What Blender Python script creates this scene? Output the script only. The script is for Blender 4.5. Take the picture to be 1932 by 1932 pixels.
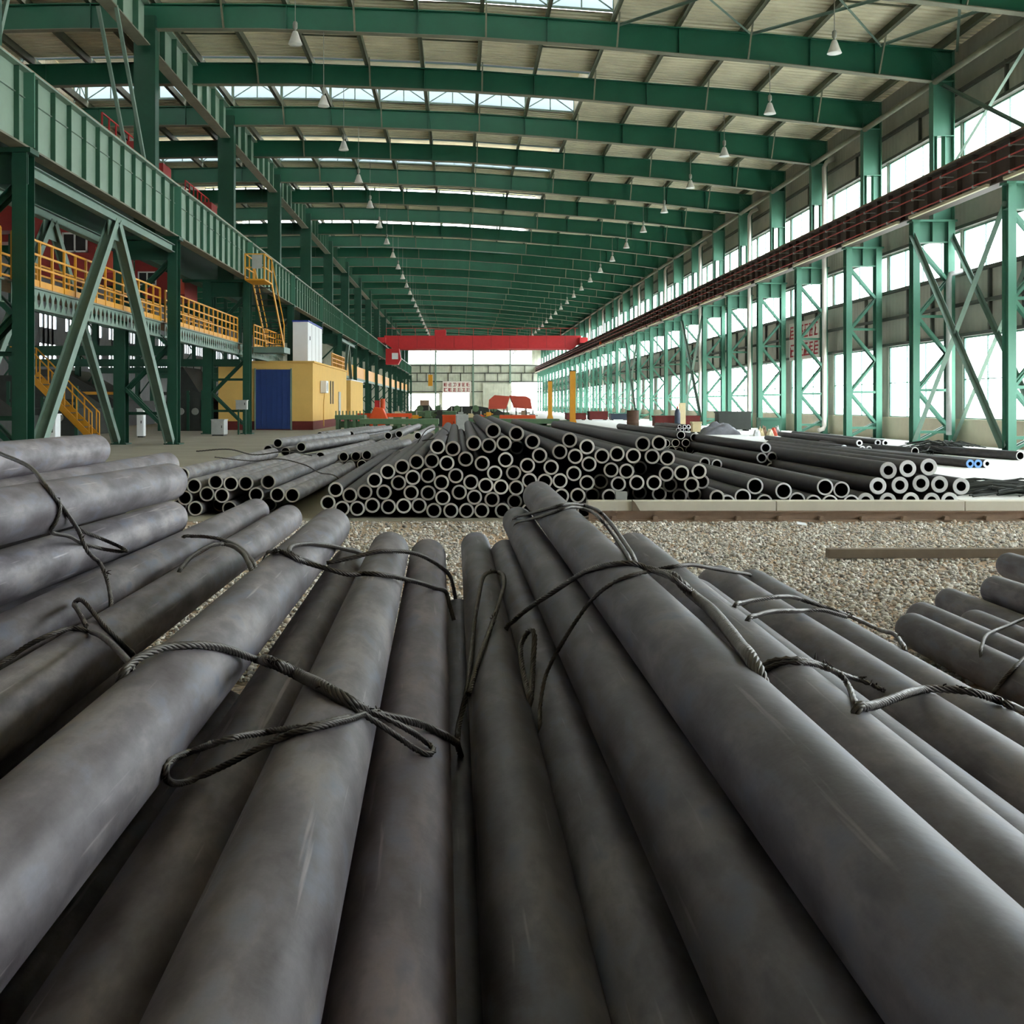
import bpy, bmesh, math, random
import numpy as np
from mathutils import Vector, Matrix

S = bpy.context.scene
for _o in list(bpy.data.objects):
    bpy.data.objects.remove(_o)
COL = S.collection

# ------------------------------------------------------------------ camera
EYE = 1.25                      # eye height above the shop floor, metres
FPX, CX, CY = 2123.0, 868.0, 762.0
cam_data = bpy.data.cameras.new('camera')
cam = bpy.data.objects.new('camera', cam_data)
COL.objects.link(cam)
cam.location = (0, 0, EYE)
cam.rotation_euler = (math.pi / 2, 0, 0)
cam_data.sensor_width = 36.0
cam_data.lens = FPX / 1932 * 36.0
cam_data.shift_x = (966 - CX) / 1932
cam_data.shift_y = (CY - 966) / 1932
cam_data.clip_start = 0.05
cam_data.clip_end = 1500
S.camera = cam

# ------------------------------------------------------------------ sky and exposure
world = bpy.data.worlds.new('overcast_sky')
S.world = world
world.use_nodes = True
_bg = world.node_tree.nodes['Background']
_bg.inputs['Color'].default_value = (0.965, 0.965, 1.0, 1)
_bg.inputs['Strength'].default_value = 8.0
S.view_settings.view_transform = 'Standard'
S.view_settings.look = 'None'
S.view_settings.gamma = 1.0
S.view_settings.use_curve_mapping = False
S.view_settings.exposure = 1.0
S.cycles.max_bounces = 8
S.cycles.diffuse_bounces = 5
S.cycles.glossy_bounces = 3
S.cycles.transparent_max_bounces = 12
S.cycles.sample_clamp_indirect = 8.0

# ------------------------------------------------------------------ materials
def srgb(r, g, b):
    def c(v):
        v /= 255.0
        return v / 12.92 if v <= 0.04045 else ((v + 0.055) / 1.055) ** 2.4
    return (c(r), c(g), c(b), 1.0)

def newmat(name):
    m = bpy.data.materials.new(name)
    m.use_nodes = True
    nt = m.node_tree
    b = nt.nodes['Principled BSDF']
    return m, nt, b

def paint(name, col, rough=0.55, metal=0.0, var=0.25, scale=3.0, dirt=None, bump=0.0, bscale=40.0, spec=0.4):
    """painted or plain surface with large soft tone variation and optional dirt colour"""
    m, nt, b = newmat(name)
    N = nt.nodes
    tc = N.new('ShaderNodeTexCoord')
    no = N.new('ShaderNodeTexNoise')
    no.inputs['Scale'].default_value = scale
    no.inputs['Detail'].default_value = 6
    no.inputs['Roughness'].default_value = 0.65
    nt.links.new(tc.outputs['Object'], no.inputs['Vector'])
    rp = N.new('ShaderNodeValToRGB')
    d = dirt if dirt else tuple(c * (1 - var) for c in col[:3]) + (1,)
    rp.color_ramp.elements[0].position = 0.3
    rp.color_ramp.elements[0].color = d
    rp.color_ramp.elements[1].position = 0.3 + 0.45 * (1 if dirt is None else 0.6)
    rp.color_ramp.elements[1].color = col
    nt.links.new(no.outputs['Fac'], rp.inputs['Fac'])
    nt.links.new(rp.outputs['Color'], b.inputs['Base Color'])
    b.inputs['Roughness'].default_value = rough
    b.inputs['Metallic'].default_value = metal
    b.inputs['Specular IOR Level'].default_value = spec
    if bump:
        n2 = N.new('ShaderNodeTexNoise')
        n2.inputs['Scale'].default_value = bscale
        n2.inputs['Detail'].default_value = 4
        nt.links.new(tc.outputs['Object'], n2.inputs['Vector'])
        bp = N.new('ShaderNodeBump')
        bp.inputs['Strength'].default_value = bump
        bp.inputs['Distance'].default_value = 0.02
        nt.links.new(n2.outputs['Fac'], bp.inputs['Height'])
        nt.links.new(bp.outputs['Normal'], b.inputs['Normal'])
    return m

def sheet(name, col, axis='Y', pitch=0.3, depth=0.4):
    """profiled metal sheet: fine ribs as relief"""
    m, nt, b = newmat(name)
    N = nt.nodes
    tc = N.new('ShaderNodeTexCoord')
    w = N.new('ShaderNodeTexWave')
    w.wave_type = 'BANDS'
    w.bands_direction = axis
    w.inputs['Scale'].default_value = 0.314 / pitch
    w.inputs['Distortion'].default_value = 0
    nt.links.new(tc.outputs['Object'], w.inputs['Vector'])
    bp = N.new('ShaderNodeBump')
    bp.inputs['Strength'].default_value = depth
    bp.inputs['Distance'].default_value = 0.03
    nt.links.new(w.outputs['Fac'], bp.inputs['Height'])
    nt.links.new(bp.outputs['Normal'], b.inputs['Normal'])
    no = N.new('ShaderNodeTexNoise')
    no.inputs['Scale'].default_value = 1.2
    no.inputs['Detail'].default_value = 5
    nt.links.new(tc.outputs['Object'], no.inputs['Vector'])
    rp = N.new('ShaderNodeValToRGB')
    rp.color_ramp.elements[0].position = 0.3
    rp.color_ramp.elements[0].color = tuple(c * 0.78 for c in col[:3]) + (1,)
    rp.color_ramp.elements[1].position = 0.7
    rp.color_ramp.elements[1].color = col
    nt.links.new(no.outputs['Fac'], rp.inputs['Fac'])
    nt.links.new(rp.outputs['Color'], b.inputs['Base Color'])
    b.inputs['Roughness'].default_value = 0.6
    return m

def glass(name, tint=(0.95, 1, 1, 1), haze=0.0):
    m, nt, b = newmat(name)
    N = nt.nodes
    out = N['Material Output']
    tr = N.new('ShaderNodeBsdfTransparent')
    tr.inputs['Color'].default_value = tint
    gl = N.new('ShaderNodeBsdfGlossy')
    gl.inputs['Roughness'].default_value = 0.08
    mx = N.new('ShaderNodeMixShader')
    mx.inputs['Fac'].default_value = 0.06
    nt.links.new(tr.outputs[0], mx.inputs[1])
    nt.links.new(gl.outputs[0], mx.inputs[2])
    last = mx
    if haze:
        tl = N.new('ShaderNodeBsdfTranslucent')
        tl.inputs['Color'].default_value = (0.30, 0.34, 0.36, 1)
        m2 = N.new('ShaderNodeMixShader')
        m2.inputs['Fac'].default_value = haze
        nt.links.new(mx.outputs[0], m2.inputs[1])
        nt.links.new(tl.outputs[0], m2.inputs[2])
        last = m2
    nt.links.new(last.outputs[0], out.inputs['Surface'])
    N.remove(b)
    return m

def steel_pipe(name, dark, mid, light, rough=0.42, gain=1.0):
    """hot-rolled pipe skin: mill scale patches stretched along the pipe, bluish and brown tones, scratches"""
    m, nt, b = newmat(name)
    N, Lk = nt.nodes, nt.links.new
    tc = N.new('ShaderNodeTexCoord')
    oi = N.new('ShaderNodeObjectInfo')
    off = N.new('ShaderNodeVectorMath'); off.operation = 'SCALE'
    off.inputs['Scale'].default_value = 37.0
    cmb = N.new('ShaderNodeCombineXYZ')
    for i in ('X', 'Y', 'Z'):
        Lk(oi.outputs['Random'], cmb.inputs[i])
    Lk(cmb.outputs[0], off.inputs[0])
    add = N.new('ShaderNodeVectorMath'); add.operation = 'ADD'
    Lk(tc.outputs['Object'], add.inputs[0]); Lk(off.outputs[0], add.inputs[1])
    mp = N.new('ShaderNodeMapping')
    mp.inputs['Scale'].default_value = (7, 2.6, 7)
    Lk(add.outputs[0], mp.inputs['Vector'])
    n1 = N.new('ShaderNodeTexNoise')
    n1.inputs['Scale'].default_value = 1.3; n1.inputs['Detail'].default_value = 8; n1.inputs['Roughness'].default_value = 0.6
    Lk(mp.outputs[0], n1.inputs['Vector'])
    rp = N.new('ShaderNodeValToRGB')
    e = rp.color_ramp.elements
    e[0].position = 0.36; e[0].color = dark
    e[1].position = 0.66; e[1].color = light
    k = e.new(0.5); k.color = mid
    Lk(n1.outputs['Fac'], rp.inputs['Fac'])
    # blue mill-scale spots
    n2 = N.new('ShaderNodeTexNoise')
    n2.inputs['Scale'].default_value = 2.6; n2.inputs['Detail'].default_value = 3
    Lk(mp.outputs[0], n2.inputs['Vector'])
    r2 = N.new('ShaderNodeValToRGB')
    r2.color_ramp.elements[0].position = 0.54; r2.color_ramp.elements[0].color = (0, 0, 0, 1)
    r2.color_ramp.elements[1].position = 0.72; r2.color_ramp.elements[1].color = (1, 1, 1, 1)
    Lk(n2.outputs['Fac'], r2.inputs['Fac'])
    mx = N.new('ShaderNodeMix'); mx.data_type = 'RGBA'
    mul = N.new('ShaderNodeMath'); mul.operation = 'MULTIPLY'; mul.inputs[1].default_value = 0.7
    Lk(r2.outputs['Color'], mul.inputs[0]); Lk(mul.outputs[0], mx.inputs[0])
    Lk(rp.outputs['Color'], mx.inputs[6])
    mx.inputs[7].default_value = tuple(np.array(mid[:3]) * np.array([0.78, 1.05, 1.4])) + (1,)
    # fine scratches along the pipe
    mp3 = N.new('ShaderNodeMapping'); mp3.inputs['Scale'].default_value = (55, 2.2, 55)
    Lk(add.outputs[0], mp3.inputs['Vector'])
    n3 = N.new('ShaderNodeTexNoise'); n3.inputs['Scale'].default_value = 1.0; n3.inputs['Detail'].default_value = 3
    Lk(mp3.outputs[0], n3.inputs['Vector'])
    r3 = N.new('ShaderNodeValToRGB')
    r3.color_ramp.elements[0].position = 0.66; r3.color_ramp.elements[0].color = (0, 0, 0, 1)
    r3.color_ramp.elements[1].position = 0.76; r3.color_ramp.elements[1].color = (1, 1, 1, 1)
    Lk(n3.outputs['Fac'], r3.inputs['Fac'])
    mx2 = N.new('ShaderNodeMix'); mx2.data_type = 'RGBA'
    mu2 = N.new('ShaderNodeMath'); mu2.operation = 'MULTIPLY'; mu2.inputs[1].default_value = 0.5
    Lk(r3.outputs['Color'], mu2.inputs[0]); Lk(mu2.outputs[0], mx2.inputs[0])
    Lk(mx.outputs[2], mx2.inputs[6])
    mx2.inputs[7].default_value = tuple(min(1, c * 1.7) for c in light[:3]) + (1,)
    hv = N.new('ShaderNodeHueSaturation')
    mr = N.new('ShaderNodeMapRange')
    mr.inputs['To Min'].default_value = 0.85 * gain; mr.inputs['To Max'].default_value = 1.2 * gain
    Lk(oi.outputs['Random'], mr.inputs['Value']); Lk(mr.outputs[0], hv.inputs['Value'])
    Lk(mx2.outputs[2], hv.inputs['Color'])
    tn = N.new('ShaderNodeMix'); tn.data_type = 'RGBA'; tn.blend_type = 'MULTIPLY'; tn.inputs[0].default_value = 1.0
    Lk(hv.outputs['Color'], tn.inputs[6]); Lk(oi.outputs['Color'], tn.inputs[7])
    Lk(tn.outputs[2], b.inputs['Base Color'])
    b.inputs['Roughness'].default_value = rough
    b.inputs['Metallic'].default_value = 0.1
    rr = N.new('ShaderNodeMapRange')
    rr.inputs['To Min'].default_value = rough - 0.1; rr.inputs['To Max'].default_value = rough + 0.22
    Lk(n1.outputs['Fac'], rr.inputs['Value']); Lk(rr.outputs[0], b.inputs['Roughness'])
    bp = N.new('ShaderNodeBump'); bp.inputs['Strength'].default_value = 0.12; bp.inputs['Distance'].default_value = 0.004
    n4 = N.new('ShaderNodeTexNoise'); n4.inputs['Scale'].default_value = 60; n4.inputs['Detail'].default_value = 5
    Lk(add.outputs[0], n4.inputs['Vector']); Lk(n4.outputs['Fac'], bp.inputs['Height']); Lk(bp.outputs[0], b.inputs['Normal'])
    return m

def cut_face(name, a, bcol, rough=0.35):
    """sawn pipe face, from bright to rusty depending on the pipe"""
    m, nt, b = newmat(name)
    N, Lk = nt.nodes, nt.links.new
    oi = N.new('ShaderNodeObjectInfo')
    rp = N.new('ShaderNodeValToRGB')
    rp.color_ramp.elements[0].color = a
    rp.color_ramp.elements[1].color = bcol
    Lk(oi.outputs['Random'], rp.inputs['Fac'])
    no = N.new('ShaderNodeTexNoise'); no.inputs['Scale'].default_value = 25; no.inputs['Detail'].default_value = 4
    tc = N.new('ShaderNodeTexCoord'); Lk(tc.outputs['Object'], no.inputs['Vector'])
    mx = N.new('ShaderNodeMix'); mx.data_type = 'RGBA'; mx.blend_type = 'MULTIPLY'; mx.inputs[0].default_value = 0.6
    Lk(rp.outputs['Color'], mx.inputs[6]); Lk(no.outputs['Fac'], mx.inputs[7])
    mr = N.new('ShaderNodeMix'); mr.data_type = 'RGBA'; mr.inputs[0].default_value = 0.5
    Lk(rp.outputs['Color'], mr.inputs[6]); Lk(mx.outputs[2], mr.inputs[7])
    Lk(mr.outputs[2], b.inputs['Base Color'])
    b.inputs['Roughness'].default_value = rough
    b.inputs['Metallic'].default_value = 0.0
    return m

def gravel_ground(name):
    m, nt, b = newmat(name)
    N, Lk = nt.nodes, nt.links.new
    tc = N.new('ShaderNodeTexCoord')
    vo = N.new('ShaderNodeTexVoronoi'); vo.inputs['Scale'].default_value = 38
    Lk(tc.outputs['Object'], vo.inputs['Vector'])
    no = N.new('ShaderNodeTexNoise'); no.inputs['Scale'].default_value = 0.9; no.inputs['Detail'].default_value = 5
    Lk(tc.outputs['Object'], no.inputs['Vector'])
    r1 = N.new('ShaderNodeValToRGB')
    r1.color_ramp.elements[0].position = 0.42; r1.color_ramp.elements[0].color = srgb(204, 184, 160)
    r1.color_ramp.elements[1].position = 0.62; r1.color_ramp.elements[1].color = srgb(200, 170, 138)
    Lk(no.outputs['Fac'], r1.inputs['Fac'])
    hs = N.new('ShaderNodeHueSaturation'); hs.inputs['Saturation'].default_value = 1.0
    sep = N.new('ShaderNodeSeparateColor'); Lk(vo.outputs['Color'], sep.inputs[0])
    mr = N.new('ShaderNodeMapRange'); mr.inputs['To Min'].default_value = 0.55; mr.inputs['To Max'].default_value = 1.2
    Lk(sep.outputs[0], mr.inputs['Value']); Lk(mr.outputs[0], hs.inputs['Value'])
    Lk(r1.outputs['Color'], hs.inputs['Color']); Lk(hs.outputs[0], b.inputs['Base Color'])
    bp = N.new('ShaderNodeBump'); bp.inputs['Strength'].default_value = 0.9; bp.inputs['Distance'].default_value = 0.02; bp.invert = True
    Lk(vo.outputs['Distance'], bp.inputs['Height']); Lk(bp.outputs[0], b.inputs['Normal'])
    b.inputs['Roughness'].default_value = 0.9
    return m

def stone_mat(name):
    m, nt, b = newmat(name)
    N, Lk = nt.nodes, nt.links.new
    g = N.new('ShaderNodeNewGeometry')
    rp = N.new('ShaderNodeValToRGB')
    e = rp.color_ramp.elements
    e[0].color = srgb(150, 146, 138); e[1].color = srgb(240, 236, 226)
    k = e.new(0.4); k.color = srgb(200, 196, 186)
    k = e.new(0.62); k.color = srgb(206, 190, 168)
    k = e.new(0.7); k.color = srgb(212, 208, 200)
    Lk(g.outputs['Random Per Island'], rp.inputs['Fac'])
    Lk(rp.outputs['Color'], b.inputs['Base Color'])
    b.inputs['Roughness'].default_value = 0.9
    return m

M = {}
M['green'] = paint('green_frame_paint', srgb(28, 98, 73), 0.5, var=0.25, scale=0.8)
M['green_leg'] = paint('green_column_paint', srgb(78, 130, 108), 0.5, var=0.2, scale=0.8)
M['green_pale'] = paint('pale_green_girder_paint', srgb(134, 156, 138), 0.45, var=0.15, scale=1.5)
M['green_dark'] = paint('dark_green_paint', srgb(22, 74, 54), 0.5, var=0.25)  # on the left columns this darker tone holds the shade on their green
M['green_rib_shade'] = paint('shaded_rib_green', srgb(60, 104, 82), 0.5, var=0.2)  # girder green darkened, shade on the ribs put into the colour
M['green_grey'] = paint('grey_green_paint', srgb(118, 142, 128), 0.55, var=0.2, scale=2)
M['flange'] = paint('dusty_flange', srgb(128, 128, 108), 0.7, var=0.3, scale=2)
M['purlin'] = paint('purlin_primer', srgb(96, 100, 80), 0.7, var=0.3)
M['roof'] = sheet('roof_sheet', srgb(222, 214, 184), 'Y', 0.25, 0.5)
M['wall'] = sheet('wall_sheet', srgb(176, 174, 160), 'Y', 0.3, 0.35)
M['wall_far'] = sheet('end_wall_sheet', srgb(208, 210, 192), 'X', 0.5, 0.3)
M['wall_l'] = sheet('dark_wall_sheet', srgb(104, 104, 106), 'Y', 0.3, 0.35)
M['plaster'] = paint('plaster_plinth', srgb(206, 196, 172), 0.85, var=0.2, scale=1.2)
M['girt'] = paint('girt_grey', srgb(84, 86, 78), 0.7)
M['frame_win'] = paint('window_frame_green', srgb(110, 150, 134), 0.6)
M['glass'] = glass('window_glass')
M['fibre'] = glass('translucent_sheet', (0.30, 0.35, 0.37, 1), 0.6)
M['brown_girder'] = paint('brown_girder_paint', srgb(92, 80, 74), 0.6, var=0.25, scale=2)
M['red_rail'] = paint('red_conductor', srgb(172, 52, 50), 0.5)
M['cream'] = paint('lit_flange_strip', srgb(216, 208, 178), 0.6, var=0.15)
M['white_pipe'] = paint('white_downpipe', srgb(214, 206, 196), 0.5, var=0.1)
M['red'] = paint('crane_red', srgb(196, 44, 48), 0.45, var=0.15)
M['dark_red'] = paint('cabin_red', srgb(150, 38, 36), 0.5, var=0.2)
M['yellow'] = paint('railing_yellow', srgb(226, 158, 40), 0.5, var=0.15)
M['yellow_wall'] = paint('yellow_plaster', srgb(226, 184, 104), 0.85, var=0.1, scale=1.5)
M['maroon'] = paint('maroon_base_band', srgb(112, 44, 40), 0.8)
M['blue_door'] = paint('blue_door', srgb(36, 62, 118), 0.5, var=0.15)
M['white'] = paint('white_paint', srgb(226, 228, 228), 0.5, var=0.06)
M['blue'] = paint('blue_trim', srgb(40, 60, 150), 0.5)
M['orange'] = paint('machine_orange', srgb(232, 88, 36), 0.5, var=0.2)
M['coral'] = paint('faded_orange_sheet', srgb(206, 84, 62), 0.6, var=0.15)
M['mach_green'] = paint('machine_green', srgb(92, 122, 88), 0.55, var=0.3)
M['mach_dark'] = paint('machine_dark', srgb(52, 56, 50), 0.6, var=0.4)
M['grey'] = paint('grey_cabinet', srgb(176, 178, 174), 0.55)
M['black'] = paint('black_rubber', srgb(32, 32, 32), 0.7)
M['lamp'] = paint('lamp_enamel', srgb(214, 212, 206), 0.35, var=0.1)
M['lamp_in'] = paint('lamp_lens', srgb(240, 240, 236), 0.25, var=0.03)
M['rod'] = paint('steel_rod', srgb(150, 152, 142), 0.5, metal=0.3)
M['floor'] = paint('concrete_floor', srgb(172, 166, 148), 0.85, var=0.25, scale=0.7, bump=0.2, bscale=12)
M['floor_r'] = paint('pale_concrete_floor', srgb(226, 226, 222), 0.7, var=0.12, scale=0.5)
M['yard'] = paint('yard_concrete', srgb(210, 208, 200), 0.9)
M['gravel'] = gravel_ground('gravel_bed')
M['stone'] = stone_mat('gravel_stones')
M['rope'] = paint('oily_wire_rope', srgb(104, 99, 92), 0.45, metal=0.3, var=0.5, scale=25)
M['fray'] = paint('frayed_wire', srgb(62, 52, 44), 0.7)
M['rust'] = paint('rusty_rail', srgb(168, 142, 120), 0.85, var=0.35, scale=4)
M['beam_top'] = paint('pale_beam', srgb(216, 210, 192), 0.75, var=0.15, scale=2)
M['timber'] = paint('weathered_bar', srgb(130, 116, 98), 0.9, var=0.3, scale=5)
M['paper'] = paint('white_paper', srgb(238, 240, 244), 0.8, var=0.03)
M['board'] = paint('banner_board', srgb(228, 222, 214), 0.7, var=0.05)
M['board_grey'] = paint('notice_board', srgb(206, 200, 190), 0.7, var=0.08)
M['red_ink'] = paint('red_lettering', srgb(168, 40, 52), 0.7, var=0.1)
M['beige'] = paint('beige_board', srgb(222, 204, 160), 0.8)
M['brown'] = paint('brown_sack', srgb(96, 72, 58), 0.85)
M['cloth_grey'] = paint('grey_tarpaulin', srgb(126, 126, 132), 0.8, var=0.35, scale=6)
M['navy'] = paint('dark_blue_paint', srgb(52, 60, 76), 0.5)
M['pipe_fg'] = steel_pipe('hot_rolled_pipe_skin', srgb(78, 71, 75), srgb(108, 103, 107), srgb(148, 141, 141), 0.5)
M['pipe'] = steel_pipe('stacked_pipe_skin', srgb(94, 91, 91), srgb(122, 118, 117), srgb(154, 148, 145), 0.5)
M['pipe_dk'] = steel_pipe('dark_pipe_skin', srgb(50, 47, 48), srgb(62, 59, 60), srgb(84, 80, 79), 0.5)
M['cut'] = cut_face('sawn_pipe_face', srgb(178, 174, 166), srgb(240, 238, 230), 0.45)
M['cut_b'] = cut_face('bright_pipe_face', srgb(205, 205, 204), srgb(244, 244, 244), 0.45)
M['cut_blue'] = cut_face('blue_painted_pipe_face', srgb(86, 140, 204), srgb(110, 160, 216))
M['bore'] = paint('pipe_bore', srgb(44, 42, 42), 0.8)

# ------------------------------------------------------------------ mesh helpers
def V3(p):
    return Vector(p)

class MB:
    """collects boxes, bars, tubes and prisms that become ONE mesh object"""
    def __init__(self):
        self.v = []; self.f = []; self.mi = []
    def add(self, vs, fs, mi=0):
        n = len(self.v)
        self.v += [tuple(p) for p in vs]
        self.f += [tuple(n + i for i in q) for q in fs]
        self.mi += [mi] * len(fs)
        return self
    def box(self, x0, x1, y0, y1, z0, z1, mi=0):
        vs = [(x0, y0, z0), (x1, y0, z0), (x1, y1, z0), (x0, y1, z0), (x0, y0, z1), (x1, y0, z1), (x1, y1, z1), (x0, y1, z1)]
        return self.add(vs, [(0, 3, 2, 1), (4, 5, 6, 7), (0, 1, 5, 4), (1, 2, 6, 5), (2, 3, 7, 6), (3, 0, 4, 7)], mi)
    def bar(self, p, q, w, h, up=(0, 0, 1), mi=0):
        p, q = V3(p), V3(q)
        d = (q - p).normalized(); u = V3(up)
        s = d.cross(u)
        if s.length < 1e-4:
            s = d.cross(Vector((1, 0, 0)))
        s.normalize(); u = s.cross(d).normalized()
        s *= w / 2; u *= h / 2
        vs = [p - s - u, p + s - u, p + s + u, p - s + u, q - s - u, q + s - u, q + s + u, q - s + u]
        return self.add(vs, [(0, 1, 2, 3), (7, 6, 5, 4), (0, 4, 5, 1), (1, 5, 6, 2), (2, 6, 7, 3), (3, 7, 4, 0)], mi)
    def ibeam(self, p, q, depth, width, tf=0.025, tw=0.02, up=(0, 0, 1), mi=0):
        p, q = V3(p), V3(q)
        d = (q - p).normalized(); u = V3(up); s = d.cross(u).normalized(); u = s.cross(d).normalized()
        o = u * (depth / 2 - tf / 2)
        self.bar(p + o, q + o, width, tf, u, mi); self.bar(p - o, q - o, width, tf, u, mi)
        return self.bar(p, q, tw, depth - 2 * tf, u, mi)
    def angle(self, p, q, w, t=0.012, up=(0, 0, 1), mi=0):
        p, q = V3(p), V3(q)
        d = (q - p).normalized(); u = V3(up); s = d.cross(u)
        if s.length < 1e-4: s = d.cross(Vector((1, 0, 0)))
        s.normalize(); u = s.cross(d).normalized()
        self.bar(p, q, w, t, u, mi)
        return self.bar(p + s * (w / 2) - u * (w / 2), q + s * (w / 2) - u * (w / 2), t, w, u, mi)
    def prism(self, poly, axis, a, b, mi=0):
        n = len(poly)
        def P(c, t):
            if axis == 'x': return (t, c[0], c[1])
            if axis == 'y': return (c[0], t, c[1])
            return (c[0], c[1], t)
        vs = [P(c, a) for c in poly] + [P(c, b) for c in poly]
        fs = [tuple(range(n))[::-1], tuple(range(n, 2 * n))] + [(i, (i + 1) % n, n + (i + 1) % n, n + i) for i in range(n)]
        return self.add(vs, fs, mi)
    def tube(self, path, r, n=8, cap=True, mi=0):
        path = [V3(p) for p in path]
        rs = r if isinstance(r, (list, tuple)) else [r] * len(path)
        t0 = (path[1] - path[0]).normalized()
        ref = Vector((0, 0, 1)) if abs(t0.z) < 0.9 else Vector((1, 0, 0))
        s = t0.cross(ref).normalized()
        vs = []; fs = []
        for i, p in enumerate(path):
            a = path[max(0, i - 1)]; b = path[min(len(path) - 1, i + 1)]
            t = (b - a).normalized()
            s = (s - t * s.dot(t)).normalized(); u = t.cross(s)
            for k in range(n):
                w = 2 * math.pi * k / n
                vs.append(p + (s * math.cos(w) + u * math.sin(w)) * rs[i])
        for i in range(len(path) - 1):
            for k in range(n):
                k2 = (k + 1) % n
                fs.append((i * n + k, i * n + k2, (i + 1) * n + k2, (i + 1) * n + k))
        if cap:
            fs.append(tuple(range(n))[::-1]); fs.append(tuple(range((len(path) - 1) * n, len(path) * n)))
        return self.add(vs, fs, mi)
    def lathe(self, prof, c=(0, 0, 0), n=20, mi=0):
        vs = []; fs = []
        for r, z in prof:
            for k in range(n):
                w = 2 * math.pi * k / n
                vs.append((c[0] + r * math.cos(w), c[1] + r * math.sin(w), c[2] + z))
        for i in range(len(prof) - 1):
            for k in range(n):
                k2 = (k + 1) % n
                fs.append((i * n + k, i * n + k2, (i + 1) * n + k2, (i + 1) * n + k))
        return self.add(vs, fs, mi)
    def mesh(self, name, mats, smooth=False):
        me = bpy.data.meshes.new(name)
        me.from_pydata(self.v, [], self.f)
        for m in (mats if isinstance(mats, (list, tuple)) else [mats]):
            me.materials.append(M[m] if isinstance(m, str) else m)
        if any(self.mi):
            me.polygons.foreach_set('material_index', self.mi)
        if smooth:
            me.polygons.foreach_set('use_smooth', [True] * len(self.f))
        me.update()
        return me
    def build(self, name, mats, parent=None, smooth=False):
        return link(name, self.mesh(name, mats, smooth), parent)

def link(name, me, parent=None, loc=None):
    o = bpy.data.objects.new(name, me)
    COL.objects.link(o)
    if parent: o.parent = parent
    if loc: o.location = loc
    return o

def smooth_by_angle(o, deg=40):
    me = o.data
    me.polygons.foreach_set('use_smooth', [True] * len(me.polygons))
    try:
        me.set_sharp_from_angle(angle=math.radians(deg))
    except Exception:
        pass
    return o

def bevel(o, w=0.01, seg=2):
    b = o.modifiers.new('edge', 'BEVEL'); b.width = w; b.segments = seg; b.limit_method = 'ANGLE'
    return o

def tag(o, label, cat=None, group=None, kind=None):
    o['label'] = label
    if cat: o['category'] = cat
    if group: o['group'] = group
    if kind: o['kind'] = kind
    return o

def empty(name, loc=(0, 0, 0), rz=0.0):
    o = bpy.data.objects.new(name, None)
    COL.objects.link(o); o.location = loc; o.rotation_euler = (0, 0, rz)
    o.empty_display_size = 0.2
    return o

KIDS = {}
def children(o):
    return [c for c in COL.objects if c.parent == o]

def copy_tree(o, kids, loc):
    c = o.copy(); COL.objects.link(c); c.location = loc
    out = []
    for k in kids:
        d = k.copy(); COL.objects.link(d); d.parent = c; out.append(d)
    return c

ORD = ['zeroth', 'first', 'second', 'third', 'fourth', 'fifth', 'sixth', 'seventh', 'eighth', 'ninth', 'tenth', 'eleventh', 'twelfth',
       'thirteenth', 'fourteenth', 'fifteenth', 'sixteenth', 'seventeenth', 'eighteenth', 'nineteenth', 'twentieth', 'twenty-first',
       'twenty-second', 'twenty-third', 'twenty-fourth', 'twenty-fifth', 'twenty-sixth', 'twenty-seventh', 'twenty-eighth',
       'twenty-ninth', 'thirtieth', 'thirty-first', 'thirty-second', 'thirty-third', 'thirty-fourth', 'thirty-fifth', 'thirty-sixth']
rnd = random.Random(7)

FG = {
    'M': (0.471, 0.532, -0.007, -0.004, 6.2),
    'L': (0.377, 0.657, -0.009, 0, 6.3),
    'K': (0.282, 0.815, -0.006, 0, 6.1),
    'J': (0.122, 0.819, -0.005, 0.001, 6.55),
    'I': (-0.066, 0.757, -0.016, -0.008, 5.3),
    'H': (-0.198, 0.602, -0.022, 0.007, 4.9),
    'G': (-0.395, 0.73, -0.02, 0, 5.1),
    'F': (-0.518, 0.543, -0.012, 0.002, 5.1),
    'E': (-0.985, 0.67, -0.01, 0.005, 6.95),
    'D': (-1.237, 0.656, -0.004, 0.002, 7.0),
    'C': (-1.473, 0.512, 0.012, 0.008, 5.5),
    'B': (-1.39, 0.282, 0.013, 0.014, 5.15),
    'A': (-1.919, 0.237, -0.001, 0.001, 5.95),
    'A2': (-1.86, 0.39, 0, 0, 7.15),
    'N': (0.602, 0.582, 0.016, 0, 4.4),
    'O': (0.765, 0.668, 0.006, 0, 3.8),
    'P': (0.935, 0.668, 0, 0, 4.1),
    'Q': (1.1, 0.706, 0, 0, 4.27),
    'R': (2.2, 1.1, 0, 0, 5.5),
    'S': (2.37, 1.1, 0, 0, 5.8),
    'W': (2.62, 1.13, 0, 0, 5.75),
    'V': (2.86, 1.16, 0, 0, 6.6),
    'T': (3.01, 1.05, 0, 0, 6.35),
    'U': (3.55, 1.045, 0, 0, 7.3),
    'E2': (-0.76, 0.785, -0.01, 0, 5.4),
    'C2': (-1.42, 0.7, 0.002, 0.004, 5.3),
    'B2': (-1.63, 0.4, 0.01, 0.01, 5.1),
    'I2': (-0.008, 0.945, 0, 0, 5.0),
}
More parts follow.
